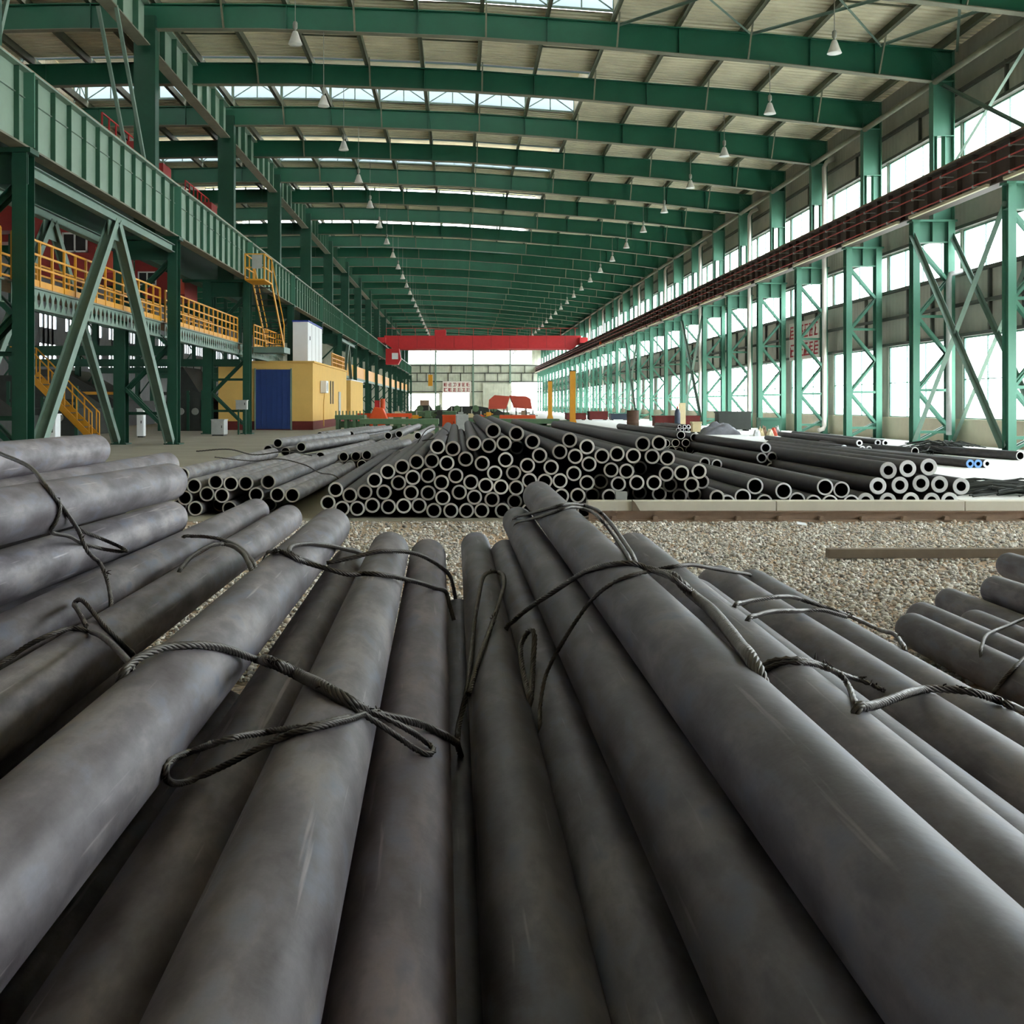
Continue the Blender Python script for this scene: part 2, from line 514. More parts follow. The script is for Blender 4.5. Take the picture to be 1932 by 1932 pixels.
ROPES = {
    'r1': (0.0068, [(-1.903,4.449,1.097), (-1.882,4.438,1.089), (-1.867,4.440,1.081), (-1.785,4.322,1.069), (-1.640,4.059,1.063), (-1.535,3.909,1.052), (-1.458,3.807,1.038), (-1.396,3.706,1.023), (-1.333,3.582,1.008), (-1.290,3.511,0.992), (-1.271,3.501,0.972), (-1.258,3.514,0.947), (-1.253,3.570,0.910), (-1.257,3.657,0.864), (-1.252,3.703,0.825), (-1.231,3.677,0.796), (-1.214,3.668,0.770), (-1.211,3.711,0.745), (-1.221,3.800,0.718), (-1.183,3.727,0.706), (-1.141,3.629,0.692), (-1.118,3.581,0.671), (-1.094,3.517,0.658), (-1.061,3.420,0.652), (-1.039,3.354,0.606), (-1.034,3.337,0.550)]),
    'r1b': (0.0065, [(-1.261,3.527,0.954), (-1.258,3.525,0.948), (-1.256,3.523,0.941), (-1.252,3.521,0.928), (-1.252,3.518,0.915), (-1.255,3.515,0.901), (-1.259,3.512,0.888), (-1.264,3.509,0.876), (-1.271,3.509,0.866), (-1.279,3.523,0.856), (-1.288,3.547,0.847), (-1.303,3.607,0.835), (-1.312,3.679,0.823), (-1.315,3.752,0.811), (-1.322,3.830,0.795), (-1.334,3.914,0.775), (-1.343,4.004,0.754), (-1.336,4.078,0.735), (-1.312,4.115,0.721), (-1.275,4.111,0.715), (-1.231,4.092,0.713), (-1.210,4.091,0.714), (-1.234,4.120,0.721), (-1.279,4.155,0.733), (-1.322,4.171,0.747), (-1.357,4.145,0.768), (-1.372,4.121,0.779), (-1.390,4.111,0.789)]),
    'r2': (0.0065, [(-1.208,2.832,0.514), (-1.181,2.832,0.558), (-1.158,2.832,0.594), (-1.143,2.878,0.606), (-1.113,2.883,0.627), (-1.084,2.888,0.643), (-1.060,2.900,0.653), (-1.045,2.928,0.657), (-1.038,2.963,0.656), (-1.024,2.977,0.656), (-1.000,2.973,0.654), (-0.972,2.966,0.649), (-0.878,2.749,0.683), (-0.753,2.413,0.740), (-0.702,2.296,0.751), (-0.665,2.215,0.756), (-0.626,2.116,0.767), (-0.583,1.996,0.784), (-0.569,1.982,0.739), (-0.553,1.966,0.684)]),
    'r2b': (0.0065, [(-1.004,3.023,0.655), (-1.021,3.057,0.658), (-1.037,3.089,0.662), (-1.067,3.145,0.671), (-1.090,3.191,0.674), (-1.108,3.233,0.671), (-1.138,3.319,0.659), (-1.165,3.409,0.650), (-1.131,3.330,0.670), (-1.097,3.248,0.685), (-1.080,3.220,0.687), (-1.060,3.194,0.681), (-1.030,3.156,0.667), (-0.992,3.100,0.652), (-0.960,3.064,0.636), (-0.939,3.069,0.613), (-0.928,3.099,0.587), (-0.926,3.143,0.562), (-0.931,3.207,0.535), (-0.928,3.253,0.469), (-0.912,3.237,0.414)]),
    'r3': (0.0075, [(-1.052,4.069,0.550), (-1.030,4.069,0.605), (-1.012,4.069,0.650), (-1.024,4.183,0.653), (-1.030,4.276,0.660), (-1.024,4.353,0.669), (-1.008,4.420,0.680), (-0.993,4.497,0.684), (-0.986,4.609,0.675), (-0.961,4.643,0.669), (-0.827,4.109,0.729), (-0.734,3.741,0.764), (-0.690,3.591,0.770), (-0.649,3.432,0.774), (-0.605,3.243,0.782), (-0.563,3.131,0.744), (-0.541,3.120,0.689)]),
    'r3b': (0.0075, [(-1.265,4.962,0.606), (-1.238,4.962,0.639), (-1.215,4.962,0.666), (-1.190,4.981,0.664), (-1.155,4.962,0.666), (-1.123,4.949,0.666), (-1.095,4.945,0.663), (-1.068,4.950,0.658), (-1.040,4.951,0.650), (-0.981,4.803,0.659), (-0.837,4.201,0.722), (-0.745,3.829,0.756), (-0.698,3.666,0.763), (-0.650,3.479,0.772), (-0.601,3.277,0.783), (-0.559,3.163,0.745), (-0.537,3.152,0.690)]),
    'r4': (0.0075, [(-0.624,1.958,0.684), (-0.602,1.958,0.739), (-0.584,1.958,0.784), (-0.583,1.984,0.788), (-0.580,2.008,0.792), (-0.573,2.032,0.795), (-0.562,2.058,0.798), (-0.551,2.090,0.797), (-0.538,2.119,0.794), (-0.521,2.139,0.791), (-0.505,2.167,0.786), (-0.491,2.201,0.777), (-0.477,2.245,0.764), (-0.462,2.307,0.742), (-0.446,2.366,0.718), (-0.433,2.406,0.702), (-0.414,2.356,0.711), (-0.381,2.235,0.735), (-0.361,2.217,0.733), (-0.347,2.246,0.717), (-0.329,2.258,0.705), (-0.298,2.193,0.710), (-0.267,2.107,0.722), (-0.248,2.066,0.725), (-0.233,2.039,0.725), (-0.215,2.019,0.721), (-0.196,2.011,0.713), (-0.179,2.027,0.700), (-0.165,2.065,0.684), (-0.149,2.097,0.671), (-0.132,2.121,0.660), (-0.115,2.145,0.650), (-0.098,2.179,0.636), (-0.082,2.227,0.617), (-0.067,2.268,0.599), (-0.051,2.284,0.587), (-0.034,2.306,0.572), (-0.020,2.356,0.549), (-0.012,2.488,0.502), (-0.006,2.691,0.435), (0.011,2.783,0.342), (0.027,2.755,0.276)]),
    'r4b': (0.0055, [(-0.217,2.018,0.720), (-0.205,2.010,0.716), (-0.195,2.008,0.710), (-0.175,2.023,0.693), (-0.157,2.039,0.676), (-0.139,2.048,0.662), (-0.122,2.057,0.647), (-0.106,2.069,0.632), (-0.091,2.090,0.614), (-0.079,2.111,0.600), (-0.069,2.114,0.594), (-0.061,2.118,0.591), (-0.055,2.131,0.588), (-0.051,2.145,0.588), (-0.051,2.159,0.588), (-0.056,2.172,0.590), (-0.066,2.174,0.597), (-0.081,2.140,0.619), (-0.101,2.106,0.642), (-0.117,2.091,0.656), (-0.132,2.083,0.666), (-0.147,2.074,0.676), (-0.167,2.056,0.688), (-0.187,2.026,0.704), (-0.197,2.014,0.711)]),
    'r5': (0.0057, [(-0.171,2.041,0.688), (-0.176,2.007,0.695), (-0.181,1.978,0.700), (-0.191,1.928,0.709), (-0.205,1.881,0.718), (-0.223,1.841,0.724), (-0.242,1.819,0.725), (-0.255,1.812,0.723), (-0.269,1.813,0.720), (-0.290,1.825,0.708), (-0.318,1.842,0.692), (-0.347,1.855,0.675), (-0.376,1.869,0.657), (-0.405,1.887,0.639), (-0.433,1.908,0.621), (-0.452,1.901,0.615), (-0.460,1.864,0.622), (-0.463,1.829,0.633), (-0.461,1.795,0.646), (-0.459,1.764,0.661), (-0.453,1.731,0.678), (-0.450,1.719,0.688), (-0.450,1.723,0.694), (-0.450,1.743,0.695), (-0.452,1.795,0.686), (-0.448,1.856,0.675), (-0.428,1.863,0.681), (-0.392,1.806,0.706), (-0.366,1.805,0.714), (-0.350,1.864,0.702), (-0.328,1.914,0.692), (-0.294,1.878,0.707), (-0.265,1.839,0.721), (-0.244,1.834,0.725), (-0.225,1.852,0.724), (-0.207,1.891,0.719), (-0.199,1.917,0.714), (-0.191,1.947,0.709)]),
    'r6': (0.0075, [(-1.000,5.615,0.429), (-0.978,5.615,0.473), (-0.960,5.615,0.509), (-0.587,3.527,0.787), (-0.567,3.503,0.792), (-0.545,3.480,0.791), (-0.523,3.457,0.784), (-0.503,3.465,0.772), (-0.485,3.507,0.757), (-0.459,3.513,0.748), (-0.425,3.502,0.740), (-0.387,3.503,0.729), (-0.353,3.522,0.717), (-0.328,3.551,0.712), (-0.304,3.563,0.713), (-0.274,3.544,0.715), (-0.243,3.561,0.708), (-0.215,3.628,0.693), (-0.188,3.699,0.675), (-0.159,3.772,0.656), (-0.127,3.849,0.634), (-0.090,3.928,0.608), (-0.052,4.071,0.571), (-0.038,4.062,0.526), (-0.022,4.051,0.471)]),
    'r6b': (0.0075, [(-0.473,3.744,0.714), (-0.477,3.648,0.734), (-0.485,3.577,0.751), (-0.505,3.501,0.773), (-0.522,3.494,0.783), (-0.532,3.515,0.787), (-0.538,3.549,0.789), (-0.543,3.594,0.789), (-0.543,3.643,0.789), (-0.537,3.694,0.787), (-0.525,3.755,0.782), (-0.510,3.837,0.773), (-0.493,3.959,0.755), (-0.479,4.157,0.725), (-0.467,4.391,0.687), (-0.453,4.654,0.643), (-0.446,4.797,0.619), (-0.438,4.949,0.593)]),
    'r6c': (0.0075, [(-0.477,4.033,0.680), (-0.460,4.041,0.683), (-0.443,4.049,0.685), (-0.408,4.064,0.691), (-0.373,4.079,0.697), (-0.337,4.095,0.705), (-0.304,4.111,0.710), (-0.280,4.128,0.710), (-0.260,4.163,0.705), (-0.236,4.219,0.697), (-0.205,4.264,0.689), (-0.175,4.310,0.677), (-0.145,4.362,0.659), (-0.116,4.420,0.635), (-0.091,4.480,0.611), (-0.069,4.522,0.589), (-0.052,4.626,0.557), (-0.043,4.769,0.521), (-0.038,4.920,0.483), (-0.026,4.987,0.418), (-0.015,4.970,0.363)]),
    'r7': (0.0075, [(-0.007,2.778,0.296), (-0.007,2.822,0.351), (-0.007,2.858,0.397), (-0.006,2.906,0.397), (-0.005,2.955,0.398), (0.001,3.006,0.409), (0.010,3.059,0.431), (0.019,3.114,0.455), (0.025,3.202,0.470), (0.029,3.325,0.479), (0.035,3.466,0.487), (0.040,3.614,0.497), (0.046,3.756,0.510), (0.054,3.886,0.529), (0.063,4.011,0.548), (0.072,4.146,0.560), (0.081,4.291,0.567), (0.091,4.400,0.572), (0.105,4.480,0.574), (0.121,4.553,0.569), (0.139,4.608,0.563), (0.157,4.618,0.559), (0.169,4.531,0.565), (0.170,4.386,0.575), (0.167,4.242,0.582), (0.160,4.131,0.576), (0.148,4.016,0.567), (0.132,3.879,0.556), (0.111,3.728,0.536), (0.088,3.560,0.518), (0.071,3.410,0.513), (0.059,3.316,0.508), (0.049,3.228,0.502), (0.038,3.145,0.489), (0.028,3.069,0.474), (0.023,3.043,0.465)]),
    'r8': (0.0075, [(0.136,3.763,0.402), (0.147,3.763,0.457), (0.156,3.763,0.502), (0.176,3.710,0.534), (0.197,3.653,0.567), (0.219,3.567,0.603), (0.242,3.477,0.639), (0.272,3.442,0.666), (0.308,3.397,0.700), (0.341,3.311,0.741), (0.365,3.222,0.772), (0.383,3.140,0.794), (0.402,3.082,0.809), (0.425,3.043,0.818), (0.450,3.026,0.822), (0.472,3.031,0.819), (0.489,3.036,0.813), (0.505,3.021,0.807), (0.522,2.971,0.806), (0.537,2.905,0.806), (0.547,2.846,0.803), (0.562,2.848,0.788), (0.583,2.865,0.768), (0.588,2.775,0.763), (0.574,2.591,0.775), (0.544,2.373,0.795), (0.532,2.253,0.799), (0.523,2.151,0.800), (0.512,2.044,0.802), (0.500,1.934,0.807), (0.507,1.835,0.765), (0.523,1.780,0.710)]),
    'r8b': (0.0052, [(0.191,2.643,0.384), (0.191,2.676,0.439), (0.191,2.703,0.484), (0.194,2.744,0.488), (0.197,2.782,0.495), (0.201,2.799,0.514), (0.207,2.818,0.539), (0.217,2.848,0.563), (0.232,2.865,0.591), (0.250,2.864,0.625), (0.274,2.878,0.660), (0.306,2.901,0.701), (0.336,2.900,0.741), (0.360,2.884,0.769), (0.383,2.868,0.790), (0.406,2.851,0.806), (0.430,2.843,0.816), (0.457,2.863,0.819), (0.483,2.880,0.821), (0.500,2.857,0.825), (0.513,2.805,0.827), (0.525,2.754,0.821), (0.553,2.781,0.799), (0.589,2.840,0.770), (0.599,2.769,0.760), (0.599,2.668,0.756), (0.596,2.570,0.753), (0.592,2.474,0.749), (0.588,2.380,0.744), (0.584,2.290,0.740), (0.596,2.202,0.693), (0.612,2.147,0.638)]),
    'r9': (0.007, [(0.249,5.743,0.591), (0.265,5.743,0.635), (0.279,5.743,0.671), (0.299,5.475,0.707), (0.319,5.231,0.740), (0.344,5.008,0.772), (0.375,4.803,0.803), (0.407,4.702,0.823), (0.438,4.713,0.828), (0.474,4.832,0.820), (0.523,4.984,0.804), (0.566,5.016,0.793), (0.562,4.676,0.812), (0.560,4.467,0.817), (0.587,4.530,0.792), (0.574,4.269,0.794), (0.557,3.984,0.796), (0.551,3.799,0.788), (0.535,3.581,0.790), (0.509,3.319,0.802), (0.508,3.147,0.764), (0.525,3.103,0.709)]),
    'r9b': (0.006, [(0.246,5.526,0.587), (0.262,5.526,0.631), (0.276,5.526,0.667), (0.301,5.289,0.701), (0.324,5.071,0.732), (0.346,4.871,0.762), (0.367,4.686,0.792), (0.390,4.579,0.812), (0.416,4.559,0.823), (0.446,4.603,0.826), (0.489,4.742,0.814), (0.532,4.834,0.799), (0.533,4.580,0.812), (0.512,4.218,0.833), (0.503,4.004,0.836), (0.525,4.017,0.812), (0.529,3.886,0.798), (0.519,3.673,0.797), (0.497,3.413,0.807), (0.476,3.182,0.816), (0.483,3.062,0.773), (0.500,3.018,0.718)]),
    'r10': (0.0075, [(0.181,2.888,0.382), (0.181,2.916,0.437), (0.181,2.938,0.482), (0.177,3.030,0.496), (0.173,3.111,0.514), (0.172,3.175,0.530), (0.173,3.223,0.542), (0.178,3.267,0.553), (0.188,3.300,0.565), (0.199,3.300,0.581), (0.206,3.278,0.591), (0.211,3.257,0.593), (0.214,3.239,0.582), (0.211,3.213,0.551), (0.205,3.162,0.516), (0.198,3.084,0.499), (0.191,3.006,0.490), (0.184,2.942,0.479), (0.184,2.920,0.434), (0.184,2.892,0.379)]),
    'r11': (0.006, [(0.598,3.506,0.735), (0.600,3.490,0.737), (0.601,3.475,0.740), (0.606,3.445,0.744), (0.623,3.416,0.752), (0.658,3.413,0.758), (0.711,3.494,0.750), (0.759,3.579,0.735), (0.809,3.669,0.716), (0.871,3.763,0.695), (0.944,3.862,0.672), (1.060,4.112,0.624), (1.073,4.112,0.597), (1.089,4.112,0.564)]),
    'r12': (0.0052, [(0.540,2.175,0.647), (0.562,2.175,0.696), (0.580,2.175,0.737), (0.588,2.176,0.744), (0.597,2.176,0.751), (0.611,2.177,0.755), (0.631,2.178,0.757), (0.652,2.181,0.756), (0.681,2.212,0.746), (0.713,2.251,0.731), (0.737,2.271,0.720), (0.755,2.276,0.711), (0.776,2.291,0.700), (0.820,2.369,0.675), (0.852,2.408,0.660), (0.866,2.398,0.656), (0.878,2.380,0.653), (0.880,2.363,0.653), (0.882,2.344,0.654)]),
    'r12b': (0.0052, [(0.541,2.157,0.648), (0.563,2.157,0.697), (0.581,2.157,0.738), (0.591,2.153,0.745), (0.603,2.151,0.751), (0.618,2.148,0.756), (0.639,2.148,0.757), (0.664,2.163,0.753), (0.697,2.204,0.739), (0.718,2.211,0.731), (0.724,2.185,0.732), (0.702,2.088,0.750), (0.699,2.056,0.751), (0.715,2.083,0.735), (0.708,2.046,0.734), (0.690,1.982,0.740), (0.665,1.899,0.751), (0.649,1.845,0.755), (0.649,1.818,0.710), (0.649,1.785,0.655)]),
    'r13': (0.0078, [(0.611,1.815,0.659), (0.628,1.815,0.714), (0.641,1.815,0.759), (0.666,1.847,0.753), (0.702,1.908,0.739), (0.738,1.962,0.730), (0.778,2.018,0.722), (0.823,2.087,0.711), (0.883,2.193,0.689), (0.931,2.264,0.675), (0.962,2.283,0.672), (0.993,2.290,0.669), (1.019,2.289,0.667), (1.040,2.288,0.664), (1.065,2.300,0.656), (1.098,2.329,0.642), (1.119,2.329,0.634), (1.129,2.309,0.631), (1.291,2.596,0.545), (1.754,3.471,0.295), (2.127,4.174,0.094)]),
    'r14': (0.006, [(0.645,2.816,0.649), (0.667,2.805,0.705), (0.685,2.796,0.750), (0.730,2.905,0.736), (0.770,2.983,0.728), (0.810,3.029,0.725), (0.862,3.081,0.721), (0.944,3.239,0.695), (1.008,3.349,0.670), (1.039,3.357,0.659), (1.069,3.361,0.649), (1.101,3.372,0.638), (1.126,3.356,0.630), (1.189,3.452,0.601), (1.247,3.527,0.573), (1.294,3.585,0.550), (1.339,3.652,0.526), (1.350,3.629,0.522), (1.272,3.363,0.569), (1.244,3.236,0.590), (1.222,3.143,0.599), (1.184,3.022,0.610), (1.135,2.877,0.627), (1.144,2.877,0.582), (1.155,2.877,0.527)]),
    'r15': (0.006, [(0.626,2.614,0.655), (0.648,2.603,0.710), (0.666,2.594,0.755), (0.710,2.682,0.746), (0.756,2.773,0.736), (0.801,2.849,0.725), (0.845,2.913,0.714), (0.915,3.058,0.687), (0.972,3.159,0.670), (1.009,3.188,0.667), (1.045,3.213,0.659), (1.082,3.238,0.646), (1.101,3.251,0.639), (1.119,3.264,0.632)]),
    'r16': (0.0075, [(2.101,4.421,0.004), (2.112,4.448,0.059), (2.121,4.471,0.104), (2.110,4.421,0.134), (2.109,4.392,0.159), (2.114,4.372,0.182), (2.126,4.362,0.204), (2.149,4.366,0.226), (2.203,4.417,0.241), (2.305,4.555,0.241), (2.358,4.628,0.241)]),
    'r17': (0.0075, [(2.139,4.586,0.126), (2.144,4.619,0.181), (2.149,4.646,0.226), (2.185,4.709,0.240), (2.235,4.799,0.248), (2.296,4.893,0.249), (2.367,4.991,0.241), (2.481,5.154,0.223), (2.620,5.329,0.211), (2.817,5.592,0.188), (2.922,5.733,0.175)]),
}
PILES = {
    'left': [(-3.262,12.550,0.415), (-3.104,12.550,0.462), (-2.969,12.550,0.336), (-2.726,12.550,0.380), (-2.557,12.550,0.360), (-2.391,12.550,0.367), (-2.140,12.550,0.382), (-3.227,12.550,0.254), (-3.069,12.550,0.200), (-2.823,12.550,0.245), (-2.658,12.550,0.229), (-2.275,12.550,0.238), (-2.038,12.550,0.238), (-1.871,12.550,0.232), (-3.200,12.850,0.090), (-2.953,12.550,0.083), (-2.790,13.050,0.083), (-2.574,12.550,0.085), (-2.378,12.750,0.083), (-2.214,13.050,0.083)],
    'cen': [(0.361,12.300,0.956), (0.616,12.300,0.926), (0.151,12.300,0.820), (0.314,12.300,0.796), (0.478,12.300,0.819), (0.649,12.900,0.754), (-0.246,12.300,0.780), (-0.080,12.300,0.760), (0.061,12.300,0.647), (-0.475,12.300,0.616), (-0.310,12.300,0.628), (-0.147,12.300,0.603), (0.241,12.300,0.599), (0.498,12.300,0.638), (-0.632,12.300,0.563), (-0.790,12.300,0.510), (-0.516,12.300,0.445), (-0.353,12.300,0.468), (-0.206,12.300,0.391), (-0.047,12.300,0.464), (0.122,12.300,0.393), (0.379,12.300,0.488), (0.585,12.300,0.492), (-0.935,12.300,0.416), (-0.672,12.300,0.388), (-0.833,12.300,0.285), (-0.536,12.300,0.280), (-0.350,12.300,0.276), (-0.189,12.300,0.226), (-0.009,12.300,0.284), (0.158,12.300,0.227), (0.282,12.300,0.352), (0.448,12.300,0.337), (-1.360,12.300,0.312), (-1.206,12.300,0.252), (-1.043,12.300,0.285), (-1.444,12.300,0.169), (-1.290,12.300,0.107), (-1.124,12.300,0.107), (-0.962,12.300,0.141), (-0.783,12.300,0.127), (-0.617,12.300,0.135), (-0.451,12.300,0.138), (-0.287,12.300,0.084), (-0.101,12.300,0.083), (0.073,12.300,0.083), (0.239,12.300,0.083), (0.353,12.300,0.203), (0.465,12.300,0.083), (0.611,12.300,0.329), (0.742,12.300,0.083), (0.791,12.300,0.838), (0.869,12.300,0.686), (1.090,12.300,0.727), (1.197,12.300,0.854), (1.387,12.300,0.781), (1.259,12.300,0.676), (1.552,12.300,0.680), (1.716,12.300,0.704), (1.894,12.300,0.683), (1.997,12.300,0.813), (2.173,12.300,0.817), (0.736,12.300,0.573), (0.995,12.300,0.556), (1.409,12.300,0.592), (0.756,12.300,0.408), (0.922,12.300,0.404), (1.088,12.300,0.408), (1.243,12.300,0.488), (1.650,12.300,0.526), (1.820,12.300,0.515), (2.031,12.700,0.519), (2.098,12.300,0.669), (2.266,12.300,0.658), (1.387,12.300,0.388), (1.565,12.500,0.383), (1.730,12.300,0.374), (1.937,12.300,0.382), (2.121,12.300,0.380), (2.253,12.300,0.479), (2.419,12.300,0.487), (2.605,12.300,0.500), (2.349,12.600,0.337), (2.523,12.300,0.358), (2.730,12.700,0.370), (0.603,12.500,0.168), (1.109,12.300,0.244), (1.286,12.300,0.248), (1.468,12.500,0.235), (1.633,12.300,0.234), (1.848,12.800,0.244), (2.028,12.700,0.245), (2.213,12.500,0.244), (2.454,12.600,0.212), (2.640,12.700,0.225), (2.805,12.300,0.224), (1.020,12.300,0.083), (1.191,12.300,0.083), (1.362,12.300,0.083), (1.534,12.300,0.083), (1.701,12.300,0.083), (1.866,12.300,0.083), (2.031,12.300,0.083), (2.195,12.300,0.083), (2.359,12.300,0.083), (2.557,12.300,0.083), (2.723,12.300,0.083)],
    'rgt': [(3.434,13.100,0.292), (3.291,13.100,0.166), (3.769,13.100,0.234), (3.544,13.100,0.102), (3.927,13.100,0.126), (4.251,13.100,0.280), (4.441,13.100,0.249), (4.304,13.100,0.096), (4.555,13.100,0.096), (4.114,13.100,0.096), (3.113,13.100,0.096)],
    'thk': [(5.063,13.300,0.463), (5.293,13.300,0.484), (5.541,13.300,0.504), (4.940,13.300,0.279), (5.200,13.300,0.289), (5.448,13.300,0.310), (5.668,13.300,0.299), (5.924,13.300,0.275), (4.797,13.300,0.100), (5.057,13.300,0.100), (5.329,13.300,0.105), (5.575,13.300,0.100), (5.786,13.300,0.105)],
}
# ------------------------------------------------------------------ the hall: frame grid
BAY = 6.0
Y0 = 28.8                                   # first roof frame in view
NF = 30
FR = [Y0 + BAY * k for k in range(NF)]      # 28.8 ... 202.8
YB, YE = -13.2, 207.0                       # back and far end of the hall
XL, XR = -34.0, 15.5                        # outer walls
RX = [-34, -24, -12, -6, 0, 3.7, 9.5, 14.57]
RBOT = [10.9, 11.3, 11.58, 11.58, 11.35, 11.09, 10.56, 9.97]
RTOP = [11.8, 12.1, 12.35, 12.33, 12.1, 11.84, 11.41, 10.95]
def rbot(x): return EYE + float(np.interp(x, RX, RBOT))
def rtop(x):
    return EYE + (float(np.interp(x, RX, RTOP)) if x <= 14.57 else 10.95 - (x - 14.57) * 0.08)
PURL = [-1.32 + 2.02 * i for i in range(-16, 9)]
PURL = [x for x in PURL if -33.8 < x < 15.4]
MON0, MON1 = -16.0, 4.74                    # roof monitors span these x, in every second bay
MON_Y = [Y0 + 12 * j for j in range(-1, 15)]

# floors and ground
g = MB().box(XL, 6.5, 12.0, YE, -0.25, 0.0).build('floor', 'floor')
tag(g, 'dusty beige concrete floor down the middle of the hall', kind='structure')
g2 = MB().box(6.5, XR, 12.6, YE, -0.25, 0.004).build('floor_right', 'floor_r')
tag(g2, 'pale concrete floor along the window wall', kind='structure')
g3 = MB().box(XL, XR, YB, 12.0, -0.25, -0.005).box(6.5, XR, 12.0, 12.6, -0.25, -0.005).build('ground', 'gravel')
tag(g3, 'gravel bed between the nearer pipes and the central pile', kind='structure')
y1 = MB().box(XR + 0.15, 260, -160, 420, -0.6, -0.2).box(-260, XL - 0.15, -160, 420, -0.6, -0.2)
y1.box(XL - 0.15, XR + 0.15, YE + 0.3, 420, -0.6, -0.2).box(XL - 0.15, XR + 0.15, -160, YB - 0.3, -0.6, -0.2)
tag(y1.build('ground', 'yard'), 'pale open yard outside the windows', kind='structure')

# ceiling: profiled sheets bay by bay, purlins below them
ceil = empty('ceiling', (0, 0, 0)); tag(ceil, 'beige profiled metal roof over the whole hall', kind='structure')
def roof_strip(xa, xb, y0, y1, dz=0.0):
    xs = sorted(set([xa, xb] + [x for x in RX if xa < x < xb]))
    mb = MB(); n = 20; st = (y1 - y0) / n
    ys = []
    for i in range(n):
        a = y0 + i * st
        ys += [(a, 0), (a + st * 0.62, 0), (a + st * 0.68, 0.035), (a + st * 0.94, 0.035)]
    ys.append((y1, 0))
    vs = [(x, y, rtop(x) + 0.27 + dz + e) for x in xs for (y, e) in ys]
    m = len(ys)
    fs = [(i * m + j, (i + 1) * m + j, (i + 1) * m + j + 1, i * m + j + 1) for i in range(len(xs) - 1) for j in range(m - 1)]
    nv = len(vs)
    vs += [(x, y, z + 0.06) for (x, y, z) in vs]
    fs += [tuple(nv + i for i in q[::-1]) for q in fs]
    mb.add(vs, fs)
    return mb
me_full = roof_strip(-34.4, 16.0, 0, 6).mesh('roof_panel', 'roof')
me_r = roof_strip(MON1, 16.0, 0, 6).mesh('roof_panel', 'roof')
me_l = roof_strip(-34.4, MON0, 0, 6).mesh('roof_panel', 'roof')
yb = YB
while yb < YE - 0.5:
    if any(abs(yb - m) < 0.1 for m in MON_Y):
        link('roof_panel', me_r, ceil, (0, yb, 0)); link('roof_panel', me_l, ceil, (0, yb, 0))
    else:
        link('roof_panel', me_full, ceil, (0, yb, 0))
    yb += 6
me_p = MB().box(-0.035, 0.035, -3, 3, 0, 0.26).box(-0.1, 0.035, -3, 3, 0, 0.012).mesh('purlin', 'purlin')
far = MB()
for k in range(-1, NF):
    ym = Y0 + 6 * k - 3
    for x in PURL:
        if k <= 7 and x > -17.5:
            link('purlin', me_p, ceil, (x, ym, rtop(x)))
        elif k > 7:
            far.box(x - 0.035, x + 0.035, ym - 3, ym + 3, rtop(x), rtop(x) + 0.26)
tag(far.build('purlin', 'purlin', ceil), 'far purlins', kind='stuff')
# sag rods and wind bracing under the roof sheets
me_sag = {}
for k in range(0, 6):
    ym = Y0 + 6 * k - 3
    for i, x in enumerate(PURL[:-1]):
        if x > -10 and (i % 2 == 0):
            mb = MB().bar((x, 0, rtop(x) + 0.1), (PURL[i + 1], 0, rtop(PURL[i + 1]) + 0.1), 0.05, 0.05)
            mb.build('sag_rod', 'purlin', ceil).location = (0, ym, 0)
for ya, yb2 in ((28.8, 34.8),):
    for xa in (4.9, 8.9, 12.9):
        xb = xa + 4.04 if xa < 12 else 15.3
        for s in (0, 1):
            p = (xa if s == 0 else xb, ya + 0.15, rtop(xa if s == 0 else xb) - 0.05); q = (xb if s == 0 else xa, yb2 - 0.15, rtop(xb if s == 0 else xa) - 0.05)
            MB().angle(p, q, 0.07).build('wind_brace', 'green_grey', ceil)

# roof monitors: glazed strips standing above every second bay
def monitor():
    root = empty('roof_monitor', (0, 0, 0))
    xs = [x for x in PURL if MON0 < x < MON1] + [MON1]
    xs = [MON0] + xs
    for yy in (0.25, 5.75):
        fr = MB()
        for i, x in enumerate(xs):
            fr.box(x - 0.05, x + 0.05, yy - 0.05, yy + 0.05, rtop(x) + 0.2, rtop(x) + 1.28)
            if i < len(xs) - 1:
                x2 = xs[i + 1]; xm = (x + x2) / 2
                fr.bar((x, yy, rtop(x) + 0.3), (xm, yy, rtop(xm) + 0.95), 0.035, 0.035)
                fr.bar((xm, yy, rtop(xm) + 0.95), (x2, yy, rtop(x2) + 0.3), 0.035, 0.035)
                fr.box(xm - 0.02, xm + 0.02, yy - 0.02, yy + 0.02, rtop(xm) + 0.3, rtop(xm) + 1.26)
                for dz in (0.3, 0.86, 1.24):
                    fr.bar((x, yy, rtop(x) + dz), (x2, yy, rtop(x2) + dz), 0.06, 0.06)
        fr.build('monitor_frame', 'green_grey', root)
        for i in range(len(xs) - 1):
            a, b = xs[i], xs[i + 1]
            yo = yy + (0.07 if yy > 3 else -0.07)
            pl = MB().prism([(a, rtop(a) + 0.28), (b, rtop(b) + 0.28), (b, rtop(b) + 0.86), (a, rtop(a) + 0.86)], 'y', yo - 0.01, yo + 0.01)
            pl.build('pane', 'fibre', root)
    for xe in (MON0, MON1):
        MB().box(xe - 0.03, xe + 0.03, 0.25, 5.75, rtop(xe) + 0.2, rtop(xe) + 1.28).build('end_panel', 'roof', root)
    xr = [MON0 - 0.3] + [x for x in RX if MON0 < x < MON1] + [MON1 + 0.3]
    for s in range(len(xr) - 1):
        a, b = xr[s], xr[s + 1]
        MB().prism([(a, rtop(a) + 1.3), (b, rtop(b) + 1.3), (b, rtop(b) + 1.34), (a, rtop(a) + 1.34)], 'y', -0.1, 6.1).build('cap_sheet', 'roof', root)
    return root
mon = monitor(); mk = children(mon)
